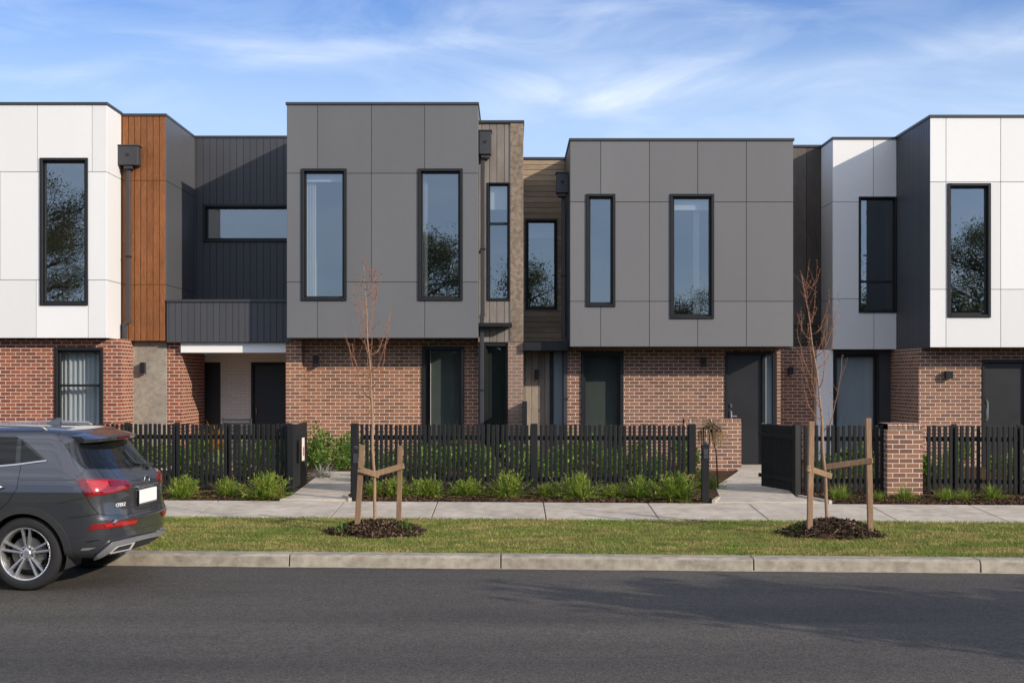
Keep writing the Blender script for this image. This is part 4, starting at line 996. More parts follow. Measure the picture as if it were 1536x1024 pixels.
# ---------------------------------------------------------------- trees and hedge across the street (behind the camera; seen in the windows)
def leafy_tree(x, y, h, r, label, seed, dens=1.0):
    rr = random.Random(seed)
    t = empty('leafy_tree', (x, y, .1), 0, label, 'tree', 'trees across the street')
    m = MB(); th = h * .45
    m.tube([(x, y, 0), (x + .1, y, th * .5), (x - .05, y + .05, th), (x, y, h * .8)], [.22, .17, .12, .03], 10)
    tips = []
    for k in range(int(26 * dens)):
        z = h * rr.uniform(.28, .85); a = rr.uniform(0, 6.28); L = r * (1.05 - .55 * abs(z / h - .5) / .35) * rr.uniform(.6, 1.1)
        p = Vector((x, y, z)); d = Vector((math.cos(a), math.sin(a), rr.uniform(.1, .7)))
        P = [p + d * L * s + Vector((rr.gauss(0, .12), rr.gauss(0, .12), .1 * s)) * s for s in (0, .3, .6, 1)]
        m.tube(P, [.06, .045, .03, .012], 6); tips += [(P[2], .45), (P[3], .6)]
        for _ in range(2):
            e = P[2] + Vector((rr.gauss(0, .7), rr.gauss(0, .7), rr.gauss(.3, .5))); m.tube([P[1], P[2].lerp(e, .5), e], [.03, .02, .008], 5); tips.append((e, .5))
    m.build('trunk', M['bark_dark'], t, smooth=True)
    tips.append((Vector((x, y, h * .9)), .5)); tips.append((Vector((x, y, h * .78)), .7))
    def fn():
        c, s = rr.choice(tips); return (c.x + rr.gauss(0, s * .62), c.y + rr.gauss(0, s * .62), c.z + rr.gauss(0, s * .55))
    V, Fc = leafvol(int(36000 * dens), fn, .025, .062, .5); finish('crown', V, Fc, M['tree_leaf'], t, uv=False)
TY = -10
for i, (x, h, r, de, lb) in enumerate([(-22.6, 11.5, 3.6, 1.1, 'broad leafy tree far left across the street'), (-4.2, 9.6, 2.6, 1.0, 'tall leafy tree straight across the street'),
        (.9, 8.2, 2.2, .7, 'thinner leafy tree next to the tallest one across the street'), (8.3, 6.0, 1.3, .45, 'small leafy tree across the street'),
        (17.4, 9.0, 2.4, .6, 'airy leafy tree at the right across the street'), (22.8, 10.0, 3.0, 1.0, 'large leafy tree at the far right across the street')]):
    leafy_tree(x, TY, h, r, lb, 40 + i, de)
t = empty('tall_hedge', st(18, 6.6) + (.1,), 0, 'tall dense hedge along the opposite kerb at the right', 'hedge')
def fn():
    x = random.uniform(9.4, 30); v = 6.6 + random.gauss(0, .28); zz = random.uniform(0, 1) ** .8
    return st(x, v) + (.1 + zz * (4.7 + .25 * math.sin(x * 1.7) + .15 * math.sin(x * 4.1)),)
V, Fc = leafvol(36000, fn, .06, .15, .5); finish('foliage', V, Fc, M['tree_leaf'], t, uv=False)
m = MB()
for i in range(22): m.tube([st(9.0 + i * .95, 6.6) + (0,), st(9.05 + i * .95, 6.6) + (3.9,)], [.06, .02], 6)
m.build('stems', M['bark_dark'], t)
t = empty('garden_hedge', (0, -14, .1), 0, 'long dark garden hedge behind the trees across the street', 'hedge')
def fn():
    x = random.uniform(-34, 34); return (x, -14 + random.gauss(0, .5), .1 + random.uniform(0, 1) ** .8 * (4.2 + .5 * math.sin(x * .9) + .3 * math.sin(x * 2.3)))
V, Fc = leafvol(30000, fn, .10, .24, .55); finish('foliage', V, Fc, M['tree_leaf'], t, uv=False)
m = MB()
for i in range(34): m.tube([(-33 + i * 2, -14, 0), (-32.9 + i * 2, -14, 3.4)], [.07, .02], 6)
m.build('stems', M['bark_dark'], t)
MB().box(-34, 34, -14.35, -13.65, 0, 3.5).build('inner_growth', M['hedge_core'], t)

# ---------------------------------------------------------------- the parked SUV
def carpaint():
    m, nt, out = newmat('graphite_paint')
    v = tc(nt, 'Object'); fl = noise(nt, v, 900, 2)
    p = pbsdf(nt, out, mixc(nt, fl, (.046, .050, .060), (.095, .100, .116)), .27, .62, None, .5, 1.0); return m
M['paint'] = carpaint()
M['plastic'] = plain('black_plastic', (.030, .030, .031), .6, 0, .12, 8, .08, 90, .4)
M['gloss'] = plain('black_gloss', (.008, .008, .009), .06, 0, .05, 3, 0, 60, .5, .5)
M['carglass'] = plain('tinted_car_glass', (.006, .007, .008), .03, 0, .05, 3, 0, 60, .35, 0)
M['redlens'] = plain('red_lens', (.20, .004, .007), .12, 0, .12, 30, 0, 60, .6, .8)
M['redlens2'] = plain('bright_red_lens', (.36, .014, .016), .10, 0, .15, 40, 0, 60, .6, .8)
M['redlens3'] = plain('deep_red_lens', (.12, .004, .008), .14, 0, .1, 40, 0, 60, .6, .8)
M['rubber'] = plain('tyre_rubber', (.020, .020, .021), .8, 0, .2, 12, .15, 60, .3)
M['alloy'] = plain('silver_alloy', (.60, .60, .61), .28, .85, .05, 5)
M['plate'] = plain('white_plate', (.78, .78, .77), .4, 0, .02)
M['silvertrim'] = plain('silver_trim', (.30, .30, .31), .35, .5, .05, 5)
M['tailpipe'] = plain('bright_trim', (.62, .62, .62), .4, .2, .05, 5)
M['disc'] = plain('brake_disc', (.16, .155, .15), .45, .8, .15, 20)
CA = R(4.6)
car_loc = Vector((-4.755, 14.11, 0))
car = empty('parked_suv', tuple(car_loc), math.pi - CA, 'dark grey metallic SUV parked at the kerb, seen from its rear left', 'car', None, True)
CMW = Matrix.Translation(car_loc) @ Matrix.Rotation(math.pi - CA, 4, 'Z'); CMI = CMW.inverted()
LV = [  # z, rear x, front x, half width, rear rounding depth
    (.325, -.83, 3.50, .84, .55), (.36, -.88, 3.60, .885, .54), (.43, -.92, 3.68, .905, .52), (.52, -.935, 3.72, .918, .50), (.62, -.947, 3.72, .925, .50),
    (.695, -.952, 3.70, .928, .50), (.725, -.935, 3.69, .930, .48), (.80, -.915, 3.66, .934, .46), (.90, -.905, 3.58, .938, .46), (.97, -.905, 3.42, .938, .46),
    (1.02, -.897, 2.95, .930, .46), (1.07, -.868, 2.45, .920, .45), (1.12, -.815, 2.22, .903, .43), (1.18, -.755, 2.10, .878, .42), (1.24, -.700, 1.98, .850, .40),
    (1.32, -.640, 1.80, .812, .38), (1.42, -.570, 1.56, .762, .36), (1.50, -.515, 1.34, .715, .36), (1.545, -.47, 1.20, .672, .36), (1.575, -.40, 1.08, .625, .36),
    (1.60, -.24, .95, .55, .34), (1.617, -.02, .80, .44, .3), (1.627, .20, .62, .28, .2), (1.631, .34, .5, .12, .1)]
LA = np.array(LV)
def pchip(x, y, xs):
    h = np.diff(x); d = np.diff(y) / h; m_ = np.zeros(len(x))
    for i in range(1, len(x) - 1):
        m_[i] = 0 if d[i - 1] * d[i] <= 0 else 2 * d[i - 1] * d[i] / (d[i - 1] + d[i])
    m_[0] = d[0]; m_[-1] = d[-1]
    i = np.clip(np.searchsorted(x, xs) - 1, 0, len(h) - 1); t = (xs - x[i]) / h[i]
    return ((2 * t**3 - 3 * t**2 + 1) * y[i] + (t**3 - 2 * t**2 + t) * h[i] * m_[i] + (-2 * t**3 + 3 * t**2) * y[i + 1] + (t**3 - t**2) * h[i] * m_[i + 1])
zs = np.concatenate([np.linspace(.325, 1.54, 74), np.linspace(1.555, 1.631, 22)])
cols = [pchip(LA[:, 0], LA[:, k], zs) for k in range(1, 5)]
TR = np.linspace(0, np.pi / 2, 36); US = np.linspace(0, 1, 150)[1:-1]; TF = np.linspace(np.pi / 2, 0, 26)
BV = []; 
for z, xr_, xf_, w_, d_ in zip(zs, *cols):
    nE = 2 / 3.1
    h = [(xr_ + d_ * (1 - math.cos(t) ** nE if t < 1.5707 else 1), w_ * math.sin(t) ** nE) for t in TR]
    df = min(.75, (xf_ - xr_) * .3)
    xa, xb = xr_ + d_, xf_ - df
    h += [(xa + (xb - xa) * u, w_) for u in US]
    h += [(xf_ - df * (1 - (math.cos(t) ** .8 if t < 1.5707 else 0)), w_ * math.sin(t) ** .8) for t in TF]
    ring = [(x, y, z) for x, y in h] + [(x, -y, z) for x, y in h[-2:0:-1]]
    BV += ring
NR = len(ring); NZ = len(zs); BF = []
def arch(c): return abs(c[1]) > .45 and any((c[0] - wx) ** 2 + (c[2] - .365) ** 2 < .425 ** 2 for wx in (0, 2.82))
FULL = []
for i in range(NZ - 1):
    for j in range(NR):
        f = (i * NR + j, i * NR + (j + 1) % NR, (i + 1) * NR + (j + 1) % NR, (i + 1) * NR + j)
        f = f[::-1]
        FULL.append(f)
        c = [sum(BV[q][k] for q in f) / 4 for k in range(3)]
        if not arch(c): BF.append(f)
capf = tuple((NZ - 1) * NR + j for j in range(NR)); BF.append(capf[::-1]); FULL.append(capf[::-1])
BF.append(tuple(range(NR)))
bvh = BVHTree.FromPolygons([Vector(v) for v in BV], FULL)
body = finish('body', BV, BF, M['paint'], car, smooth=True, uv=False)
for wx in (0, 2.82):
    for s in (-1, 1):
        m = MB(); V = []; n = 30
        for k in range(n + 1):
            a = -.35 + (math.pi + .7) * k / n; V += [(wx + .43 * math.cos(a), s * .92, .365 + .43 * math.sin(a)), (wx + .43 * math.cos(a), s * .5, .365 + .43 * math.sin(a))]
        V = [(v[0], min(max(v[1], -.905), .905), v[2]) for v in V]
        Fq = [(2 * k, 2 * k + 1, 2 * k + 3, 2 * k + 2) for k in range(n)]
        m.add(V, Fq); k0 = len(m.v)
        m.add([v for v in V[1::2]] + [(wx, s * .5, .365)], [(k, k + 1, n + 1) for k in range(n)])
        m.build('wheel_well', M['plastic'], car)
def tess(poly, maxl):
    bm = bmesh.new(); vs = [bm.verts.new((p[0], p[1], 0)) for p in poly]; bm.faces.new(vs)
    bmesh.ops.triangulate(bm, faces=bm.faces[:])
    for _ in range(7):
        e = [q for q in bm.edges if q.calc_length() > maxl]
        if not e: break
        bmesh.ops.subdivide_edges(bm, edges=e, cuts=1); bmesh.ops.triangulate(bm, faces=[f for f in bm.faces if len(f.verts) > 3])
    bm.verts.index_update(); P = [(v.co.x, v.co.y) for v in bm.verts]; Fq = [tuple(v.index for v in f.verts) for f in bm.faces]; bm.free(); return P, Fq
def ray_px(p):
    d = Vector(((p[0] - CX) / F, 1, -(p[1] - HZ) / F)); o = CMI @ Vector((0, 0, CH)); return o, (CMI.to_3x3() @ d).normalized()
def ray_side(p): return Vector((p[0], 3, p[1])), Vector((0, -1, 0))
def ray_rear(p): return Vector((-4, p[0], p[1])), Vector((1, 0, 0))
def conform(name, poly, ray, off, mat, parent=None, maxl=None, mirror=False, both=False, thick=.004):
    maxl = maxl or (4 if ray is ray_px else .05)
    P, Fq = tess(poly, maxl); V = []
    for p in P:
        o, d = ray(p); hit, nn, _, _ = bvh.ray_cast(o, d)
        if hit is None: hit, nn, _, _ = bvh.find_nearest(o + d * ((-car_loc.y if False else 0) + (13.4 if ray is ray_px else 3)))
        if nn.dot(d) > 0: nn = -nn
        V.append(hit + nn * off)
    a, b, c = (V[i] for i in Fq[0]); o, d = ray(P[Fq[0][0]])
    if (b - a).cross(c - a).dot(d) > 0: Fq = [f[::-1] for f in Fq]
    outs = []
    for s in ((1, -1) if both else (1,)):
        W = V if s == 1 else [Vector((v.x, -v.y, v.z)) for v in V]; Q = Fq if s == 1 else [f[::-1] for f in Fq]
        ob = finish(name, W, Q, M[mat], parent or car, smooth=True, uv=True)
        sm = ob.modifiers.new('solid', 'SOLIDIFY'); sm.thickness = thick + off; sm.offset = -1
        es = ob.modifiers.new('split', 'EDGE_SPLIT'); es.split_angle = R(35)
        outs.append(ob)
    return outs
def zp(pts): return [(x / 3.6577, 620 + y / 3.6571) for x, y in pts]
def band2(pts, w):   # a thin strip along a polyline
    L = []; Rr = []
    for i, p in enumerate(pts):
        a = pts[max(i - 1, 0)]; b = pts[min(i + 1, len(pts) - 1)]; dx, dy = b[0] - a[0], b[1] - a[1]; l = math.hypot(dx, dy) or 1
        L.append((p[0] - dy / l * w / 2, p[1] + dx / l * w / 2)); Rr.append((p[0] + dy / l * w / 2, p[1] - dx / l * w / 2))
    return L + Rr[::-1]
def arc(cx, cz, r, a0, a1, n): return [(cx + r * math.cos(a0 + (a1 - a0) * k / n), cz + r * math.sin(a0 + (a1 - a0) * k / n)) for k in range(n + 1)]
# wheel arch cladding and sills
for wx in (0, 2.82):
    conform('arch_trim', arc(wx, .365, .405, R(-3), R(183), 40) + arc(wx, .365, .475, R(183), R(-3), 40), ray_side, .010, 'plastic', both=True, thick=.05, maxl=.06)
conform('sill', [(.46, .335), (2.36, .335), (2.36, .42), (.46, .42)], ray_side, .012, 'plastic', both=True, thick=.03)
# side glazing
dlo = [(.115, 1.235), (1.02, 1.20), (1.02, 1.50), (.42, 1.515), (.25, 1.505)]
def gl(name, poly, mir=True): return conform(name, poly, ray_side, .004, 'carglass', both=mir, thick=.004, maxl=.06)
conform('window_surround', [(-.20, 1.283), (-.10, 1.262), (.5, 1.205), (2.0, 1.14), (1.30, 1.475), (.9, 1.535), (.42, 1.540), (.20, 1.530), (.05, 1.46)], ray_side, .002, 'gloss', both=True, thick=.003, maxl=.07)
gl('quarter_window', [(-.155, 1.293), (.075, 1.262), (.115, 1.50), (.06, 1.435)])
gl('rear_side_window', [(.125, 1.256), (.98, 1.205), (.98, 1.505), (.42, 1.515), (.165, 1.508)])
gl('front_side_window', [(1.04, 1.20), (1.92, 1.155), (1.36, 1.44), (1.04, 1.50)])
conform('chrome_strip', band2([(-.19, 1.286), (-.08, 1.272), (.1, 1.248), (.5, 1.210), (1.0, 1.188), (1.95, 1.138)], .014), ray_side, .007, 'chrome', both=True, thick=.004)
# doors
dr = conform('door', [(.065, 1.235), (.07, 1.02), (.16, .88), (.36, .72), (.47, .52), (.47, .41), (1.04, .41), (1.04, 1.18)], ray_side, .0025, 'paint', both=True, thick=.002, maxl=.05)
conform('seam', band2([(.062, 1.24), (.067, 1.02), (.155, .88), (.355, .72), (.467, .52), (.467, .40)], .008), ray_side, .0015, 'gloss', both=True, thick=.002)
conform('door', [(1.05, 1.18), (1.05, .41), (2.2, .41), (2.3, .62), (2.2, 1.0), (1.98, 1.12)], ray_side, .0025, 'paint', both=True, thick=.002, maxl=.06)
for d_, s in zip(dr, (1, -1)):
    q = MB().tube([(.20, s * .945, 1.03), (.24, s * .968, 1.032), (.40, s * .968, 1.036), (.44, s * .945, 1.038)], .014, 8); q.build('handle', M['chrome'], d_, smooth=True)
# rear: glass, trims
conform('rear_surround', zp([(350, 168), (440, 136), (560, 134), (680, 145), (720, 180), (800, 270), (818, 292), (700, 300), (600, 305), (470, 303), (440, 285), (400, 240)]), ray_px, .003, 'gloss', thick=.003)
conform('rear_window', zp([(434, 152), (560, 146), (658, 152), (702, 188), (770, 252), (793, 284), (700, 293), (600, 299), (492, 296), (466, 278), (432, 190)]), ray_px, .006, 'carglass', thick=.003)
# tail lamps (mirrored to the far side), reflectors
for o in conform('tail_light', zp([(420, 360), (560, 360), (690, 366), (712, 392), (712, 402), (695, 416), (600, 440), (540, 449), (476, 456), (442, 408)]), ray_px, .010, 'redlens', both=True, thick=.006, maxl=3):
    pass
conform('inner_lens', zp([(468, 372), (585, 371), (590, 392), (555, 420), (512, 440), (490, 402)]), ray_px, .019, 'redlens2', both=True, thick=.002, maxl=3)
conform('inner_lens', zp([(592, 374), (686, 374), (702, 392), (604, 401)]), ray_px, .019, 'redlens3', both=True, thick=.002, maxl=3)
conform('inner_lens', zp([(430, 366), (462, 368), (484, 404), (490, 448), (478, 450), (448, 404)]), ray_px, .019, 'redlens3', both=True, thick=.002, maxl=3)
conform('reflector', zp([(484, 639), (502, 608), (758, 574), (741, 606), (600, 628)]), ray_px, .008, 'redlens', both=True, maxl=3)
conform('reflector_lens', zp([(570, 606), (748, 582), (738, 602), (580, 622)]), ray_px, .015, 'redlens2', both=True, thick=.002, maxl=3)
# seams and creases
SEAM = [[(325, 108), (320, 128), (350, 168)], [(465, 303), (455, 325), (418, 352)], [(474, 456), (500, 505), (540, 548), (590, 558), (740, 546), (890, 506)], [(385, 572), (450, 563), (540, 550)], [(312, 496), (380, 478), (462, 462)]]
for s_ in SEAM: conform('seam', band2(zp(s_), .9), ray_px, .0015, 'gloss', thick=.002, maxl=3)
conform('seam', band2(zp([(535, 305), (560, 335), (575, 358)]), .7), ray_px, .0015, 'gloss', thick=.002, maxl=3)
conform('bumper_crease', band2(zp([(372, 684), (480, 668), (600, 660), (760, 630), (912, 596)]), .8), ray_px, .002, 'plastic', thick=.002, maxl=3)
conform('side_crease', band2(zp([(105, 366), (250, 367), (350, 366), (415, 362)]), .7), ray_px, .0015, 'gloss', thick=.002, maxl=3)
# lower bumper: diffuser, silver trim, exhaust trim, vent
conform('diffuser', zp([(515, 782), (580, 752), (730, 738), (880, 690), (905, 665), (905, 640), (730, 676), (610, 702)]), ray_px, .004, 'plastic', thick=.004)
conform('silver_trim', zp([(512, 781), (560, 742), (612, 700), (760, 665), (905, 633), (908, 644), (905, 652), (760, 686), (730, 694), (628, 716), (585, 750), (560, 766)]), ray_px, .020, 'silvertrim', thick=.008, maxl=3)
conform('exhaust_trim', zp([(585, 752), (626, 714), (730, 694), (704, 736), (600, 756)]), ray_px, .034, 'tailpipe', thick=.01, maxl=3)
conform('exhaust_opening', zp([(608, 745), (636, 724), (708, 707), (692, 728)]), ray_px, .040, 'plastic', thick=.004, maxl=3)
conform('vent', zp([(440, 750), (452, 738), (522, 735), (484, 748)]), ray_px, .006, 'silvertrim', maxl=3)
conform('vent', zp([(466, 705), (490, 698), (550, 688), (546, 693), (492, 704)]), ray_px, .004, 'gloss', maxl=3)
# number plate, badge, lettering
o, d = ray_px((217.5, 742.5)); hit, nn, _, _ = bvh.ray_cast(o, d); hx = hit.x - .022; hz = hit.z
q = MB().box(hx, hx + .03, -.265, .265, hz - .07, hz + .07).build('number_plate', M['plate'], car, bevel=.004)
m = MB(); m.box(hx - .004, hx + .02, -.275, .275, hz - .085, hz - .071); m.box(hx - .004, hx + .02, .266, .276, hz - .071, hz + .072); m.box(hx - .004, hx + .02, -.276, -.266, hz - .071, hz + .072); m.build('plate_frame', M['gloss'], q)
m = MB().box(hx - .01, hx + .05, -.30, .30, hz + .095, hz + .115).build('tailgate_grip', M['chrome'], car, bevel=.005)
bx_, bz_ = -.905, 1.05
o, d = ray_px((219.6, 718)); hit, nn, _, _ = bvh.ray_cast(o, d); bx_, bz_, by_ = hit.x - .006, hit.z, hit.y
m = MB()
V = []; Fq = []
for k in range(36):
    a = 2 * math.pi * k / 36
    for j in range(8):
        b = 2 * math.pi * j / 8; r = .047 + .006 * math.cos(b); V.append((bx_ - .006 * math.sin(b), by_ + r * 1.5 * math.cos(a), bz_ + r * math.sin(a)))
for k in range(36):
    for j in range(8): Fq.append((k * 8 + j, k * 8 + (j + 1) % 8, ((k + 1) % 36) * 8 + (j + 1) % 8, ((k + 1) % 36) * 8 + j))
m.add(V, Fq)
for u in (-.034, 0, .034): m.beam((bx_ - .002, by_ + u - .008, bz_ - .036), (bx_ - .002, by_ + u + .008, bz_ + .036), .013, .008)
m.build('badge', M['chrome'], car, smooth=False)
cu = bpy.data.curves.new('lettering', 'FONT'); cu.body = 'CFERZ'; cu.size = .050; cu.extrude = .003; cu.shear = .3; cu.align_x = 'CENTER'; cu.space_character = 1.15
to = bpy.data.objects.new('lettering_curve', cu); me = bpy.data.meshes.new_from_object(to); bpy.data.objects.remove(to)
o, d = ray_px((179.6, 756.5)); hit, nn, _, _ = bvh.ray_cast(o, d)
sx = Vector((0, 0, 1)).cross(nn).normalized(); up = nn.cross(sx).normalized()
V = [hit + nn * (.008 + v.co.z) + sx * v.co.x + up * (v.co.y - .017) for v in me.vertices]
finish('lettering', V, [tuple(p.vertices) for p in me.polygons], M['plate'], car)
# spoiler with brake lamp, wiper, rails, fin
V = []; Fq = []; n = 40
for i in range(n + 1):
    t = -1 + 2 * i / n; y = .665 * t; e = abs(t) ** 4
    xt = -.665 + .15 * e; zt_ = 1.492 - .016 * t * t; 
    V += [(-.30 + .05 * e, y * .96, 1.588 - .036 * t * t - .02 * e), (-.48, y, 1.556 - .03 * t * t - .012 * e), (xt, y, zt_ + .010), (xt + .012, y, zt_ - .022), (-.46, y * .97, 1.475 - .02 * e)]
for i in range(n):
    for j in range(4): Fq.append((i * 5 + j, (i + 1) * 5 + j, (i + 1) * 5 + j + 1, i * 5 + j + 1))
    Fq.append((i * 5 + 4, (i + 1) * 5 + 4, (i + 1) * 5, i * 5))
Fq += [tuple(range(4, -1, -1)), tuple(n * 5 + j for j in range(5))]
sp = finish('spoiler', V, Fq, M['paint'], car, smooth=True, uv=False); es = sp.modifiers.new('split', 'EDGE_SPLIT'); es.split_angle = R(40)
m = MB()
for i in range(12):
    y0, y1 = -.17 + i * .34 / 12, -.17 + (i + 1) * .34 / 12; m.box(-.667, -.655, y0, y1 - .002, 1.474, 1.496)
m.build('brake_lamp', M['redlens3'], sp)
m = MB()
P = []
for p in ((806, 288), (770, 280), (735, 276), (700, 240), (675, 205)):
    o, d = ray_px(zp([p])[0]); hit, nn, _, _ = bvh.ray_cast(o, d)
    if hit is not None: P.append(hit + nn * .022)
if len(P) > 2: m.tube(P[1:], [.011] * (len(P) - 1), 6)
m.box(P[0].x - .03, P[0].x + .04, P[0].y - .06, P[0].y + .08, P[0].z - .02, P[0].z + .02); m.build('wiper', M['plastic'], car, bevel=.006)
for s in (1, -1):
    MB().tube([(-.10, s * .60, 1.575), (-.04, s * .605, 1.615), (.4, s * .61, 1.628), (1.0, s * .60, 1.60), (1.06, s * .595, 1.57)], [.010, .015, .015, .015, .010], 8).build('roof_rail', M['silvertrim'], car, smooth=True)
m = MB().hexa([(.02, -.03, 1.60), (.20, -.018, 1.615), (.20, .018, 1.615), (.02, .03, 1.60), (.015, -.006, 1.685), (.06, -.005, 1.69), (.06, .005, 1.69), (.015, .006, 1.685)]); m.build('roof_aerial', M['paint'], car, bevel=.006, seg=2)
# front end (outside the picture): windscreen, lamps, grille
def ray_front(p): return Vector((6, p[0], p[1])), Vector((-1, 0, 0))
conform('windscreen', [(-.72, 1.14), (.72, 1.14), (.60, 1.50), (-.60, 1.50)], ray_front, .004, 'carglass', maxl=.08)
conform('headlight', [(.45, .80), (.78, .84), (.80, .92), (.47, .88)], ray_front, .006, 'chrome', both=True)
conform('grille', [(-.40, .50), (.40, .50), (.46, .70), (.38, .88), (-.38, .88), (-.46, .70)], ray_front, .006, 'plastic')
# wheels
def wheel(wx, s):
    yc = s * .785; k = s
    def Y_(v): return yc + k * v
    c0 = MB(); prof = [(.0, .03), (.165, .03), (.165, .012), (.0, .012)]
    w_ = MB().lathe([(r, 0) for r in ()] or [(.165, Y_(.02)), (.165, Y_(.045)), (.05, Y_(.05))], 40, 'y', (wx, 0, .365)).build('wheel', M['disc'], car, smooth=False)
    ty = [(.262, -.115), (.285, -.125), (.325, -.125), (.352, -.112), (.365, -.085), (.367, -.05)]
    for gy_ in (-.045, -.015, .015, .045): ty += [(.367, gy_ - .004), (.361, gy_ - .003), (.361, gy_ + .003), (.367, gy_ + .004)]
    ty += [(.367, .05), (.365, .085), (.352, .112), (.335, .121), (.30, .127), (.275, .124), (.262, .112)]
    MB().lathe([(r, Y_(v)) for r, v in ty], 72, 'y', (wx, 0, .365)).build('tyre', M['rubber'], w_, smooth=True)
    rim = MB().lathe([(.262, Y_(-.11)), (.235, Y_(-.05)), (.232, Y_(.06)), (.243, Y_(.095)), (.250, Y_(.113)), (.262, Y_(.118)), (.268, Y_(.108))], 72, 'y', (wx, 0, .365))
    for q in range(5):
        for e in (-1, 1):
            a0 = R(90 + 72 * q + 11 * e); a1 = R(90 + 72 * q + 9.5 * e)
            ca = Vector((math.cos(a1), 0, math.sin(a1))); cb = Vector((math.cos(a0), 0, math.sin(a0)))
            sd0 = Vector((-math.sin(a1), 0, math.cos(a1)))
            a = Vector((wx, 0, .365)) + cb * .055; b = Vector((wx, 0, .365)) + ca * .246
            wa, wb = .013, .015
            P = []
            for (pt, wd, y0, y1) in ((a, wa, .03, .075), (b, wb, .055, .102)):
                P += [pt + sd0 * -wd + Vector((0, Y_(y0), 0)), pt + sd0 * wd + Vector((0, Y_(y0), 0)), pt + sd0 * wd * .7 + Vector((0, Y_(y1), 0)), pt - sd0 * wd * .7 + Vector((0, Y_(y1), 0))]
            rim.hexa(P)
    rim.lathe([(.0, Y_(.082)), (.035, Y_(.082)), (.040, Y_(.074)), (.075, Y_(.068)), (.085, Y_(.04))], 40, 'y', (wx, 0, .365))
    rim.build('rim', M['alloy'], w_, bevel=.003, seg=2)
    b = MB()
    for q in range(5):
        a = R(54 + 72 * q); b.lathe([(0, Y_(.075)), (.011, Y_(.075)), (.011, Y_(.06))], 10, 'y', (wx + .058 * math.cos(a), 0, .365 + .058 * math.sin(a)))
    o_ = b.build('lug_nuts', M['plastic'], w_)
    MB().box(wx - .19, wx - .08, Y_(-.03), Y_(.055), .30, .45).build('brake_caliper', M['disc'], w_, bevel=.02)
for wx in (0, 2.82):
    for s in (1, -1): wheel(wx, s)

# ---------------------------------------------------------------- light, sky, camera
EL, AZ = 21.6, math.degrees(math.atan2(1.3, -1.0))
sd = bpy.data.lights.new('sun', 'SUN'); sd.energy = 3.8; sd.angle = R(.5); sd.color = (1.0, .885, .735)
so = bpy.data.objects.new('sun', sd); COL.objects.link(so)
dirv = Vector((1.3, -1.0, 1.64 * math.tan(R(EL))))
so.rotation_euler = dirv.to_track_quat('Z', 'Y').to_euler(); so.location = (20, -15, 20)
w = bpy.data.worlds.new('World'); S.world = w; w.use_nodes = True
nt = w.node_tree; nt.nodes.clear()
out = nt.nodes.new('ShaderNodeOutputWorld'); bg = nt.nodes.new('ShaderNodeBackground'); bg.inputs[1].default_value = .14
sky = nt.nodes.new('ShaderNodeTexSky'); sky.sky_type = 'NISHITA'; sky.sun_disc = False
sky.sun_elevation = R(EL); sky.sun_rotation = R(AZ); sky.air_density = 1.0; sky.dust_density = .3; sky.ozone_density = 3.0; sky.altitude = 0
g = tc(nt, 'Generated')
mp = nt.nodes.new('ShaderNodeMapping'); nt.links.new(g, mp.inputs[0]); mp.inputs['Scale'].default_value = (2.6, 1.2, 9.0); mp.inputs['Rotation'].default_value = (0, R(-10), 0); mp.inputs['Location'].default_value = (.15, .3, .55)
n1 = nd(nt, 'ShaderNodeTexNoise', i_Scale=2.0, i_Detail=10.0, i_Roughness=.57, i_Distortion=1.0); nt.links.new(mp.outputs[0], n1.inputs['Vector'])
cf = ramp(nt, n1.outputs['Fac'], [(.44, 0.), (.60, .18), (.84, .65)])
sep = nt.nodes.new('ShaderNodeSeparateXYZ'); nt.links.new(g, sep.inputs[0])
def mrange(src, a, b, c, d):
    q = nt.nodes.new('ShaderNodeMapRange'); q.interpolation_type = 'SMOOTHSTEP'; nt.links.new(src, q.inputs[0])
    for i, v in enumerate((a, b, c, d)): q.inputs[1 + i].default_value = v
    return q.outputs[0]
base = mixc(nt, 1.0, sky.outputs[0], (.49, .65, .95), 'MULTIPLY')
veil = mrange(sep.outputs[2], .165, .295, .62, .04)       # thin high haze, paler low in the sky
base = mixc(nt, veil, base, (4.1, 5.2, 6.6))
col = mixc(nt, cf, base, (5.4, 6.0, 6.8))
def mth(op, a, b=None):
    q = nt.nodes.new('ShaderNodeMath'); q.operation = op
    for i, v in enumerate((a, b)):
        if v is None: continue
        if isinstance(v, (int, float)): q.inputs[i].default_value = v
        else: nt.links.new(v, q.inputs[i])
    return q.outputs[0]
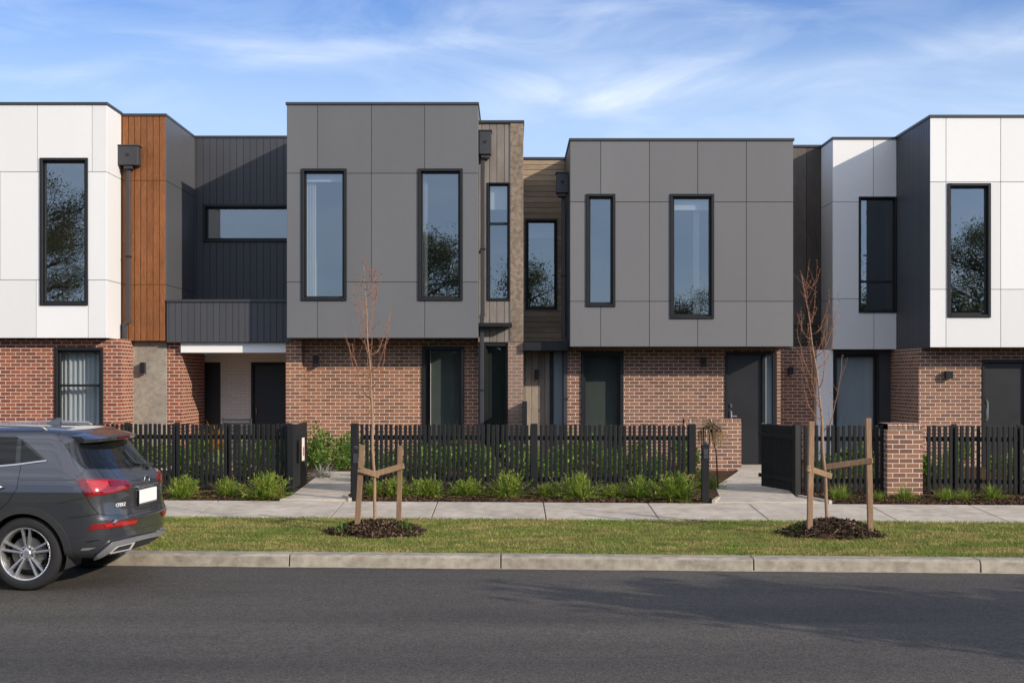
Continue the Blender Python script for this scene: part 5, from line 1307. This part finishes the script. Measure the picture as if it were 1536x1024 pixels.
for (cx_, cz_, rx_, rz_, am) in ((.075, .206, .15, .030, .62), (.24, .205, .16, .022, .40), (-.17, .245, .16, .022, .22), (.36, .215, .12, .03, .35)):   # brighter banks of the same thin cloud
    dx = mth('DIVIDE', mth('SUBTRACT', sep.outputs[0], cx_), rx_); dz = mth('DIVIDE', mth('SUBTRACT', mth('SUBTRACT', sep.outputs[2], mth('MULTIPLY', sep.outputs[0], .05)), cz_), rz_)
    rr_ = mth('SQRT', mth('ADD', mth('MULTIPLY', dx, dx), mth('MULTIPLY', dz, dz)))
    k = mth('MULTIPLY', mth('MULTIPLY', mrange(rr_, 0, 1, 1, 0), mrange(sep.outputs[1], 0, .3, 0, 1)), mth('MULTIPLY', ramp(nt, n1.outputs['Fac'], [(.28, 0.), (.62, 1.)]), am))
    col = mixc(nt, k, col, (6.2, 6.6, 7.2))
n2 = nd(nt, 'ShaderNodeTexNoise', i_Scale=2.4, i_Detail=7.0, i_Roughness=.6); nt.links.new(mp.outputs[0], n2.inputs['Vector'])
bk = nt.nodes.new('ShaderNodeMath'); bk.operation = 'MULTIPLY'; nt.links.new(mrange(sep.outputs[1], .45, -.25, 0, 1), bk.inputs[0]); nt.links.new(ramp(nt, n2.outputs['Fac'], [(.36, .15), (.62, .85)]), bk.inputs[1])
col = mixc(nt, mth('MULTIPLY', bk.outputs[0], mrange(sep.outputs[2], .16, .42, .12, 1)), col, (10.2, 10.5, 11.2))   # unseen bright cloud added behind the camera and overhead to fill the shade
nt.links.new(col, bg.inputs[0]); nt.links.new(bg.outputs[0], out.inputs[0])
cd = bpy.data.cameras.new('camera'); cam = bpy.data.objects.new('camera', cd); COL.objects.link(cam)
cam.location = (0, 0, CH); cam.rotation_euler = (R(90), 0, 0)
cd.sensor_width = 36; cd.lens = F / 1536 * 36; cd.shift_y = (HZ - 512) / 1536; cd.clip_end = 3000; cd.clip_start = .05
S.camera = cam
S.view_settings.view_transform = 'Standard'; S.view_settings.look = 'None'; S.view_settings.exposure = .27; S.view_settings.gamma = 1
S.render.engine = 'CYCLES'; S.cycles.max_bounces = 8; S.cycles.transparent_max_bounces = 16; S.cycles.use_denoising = True
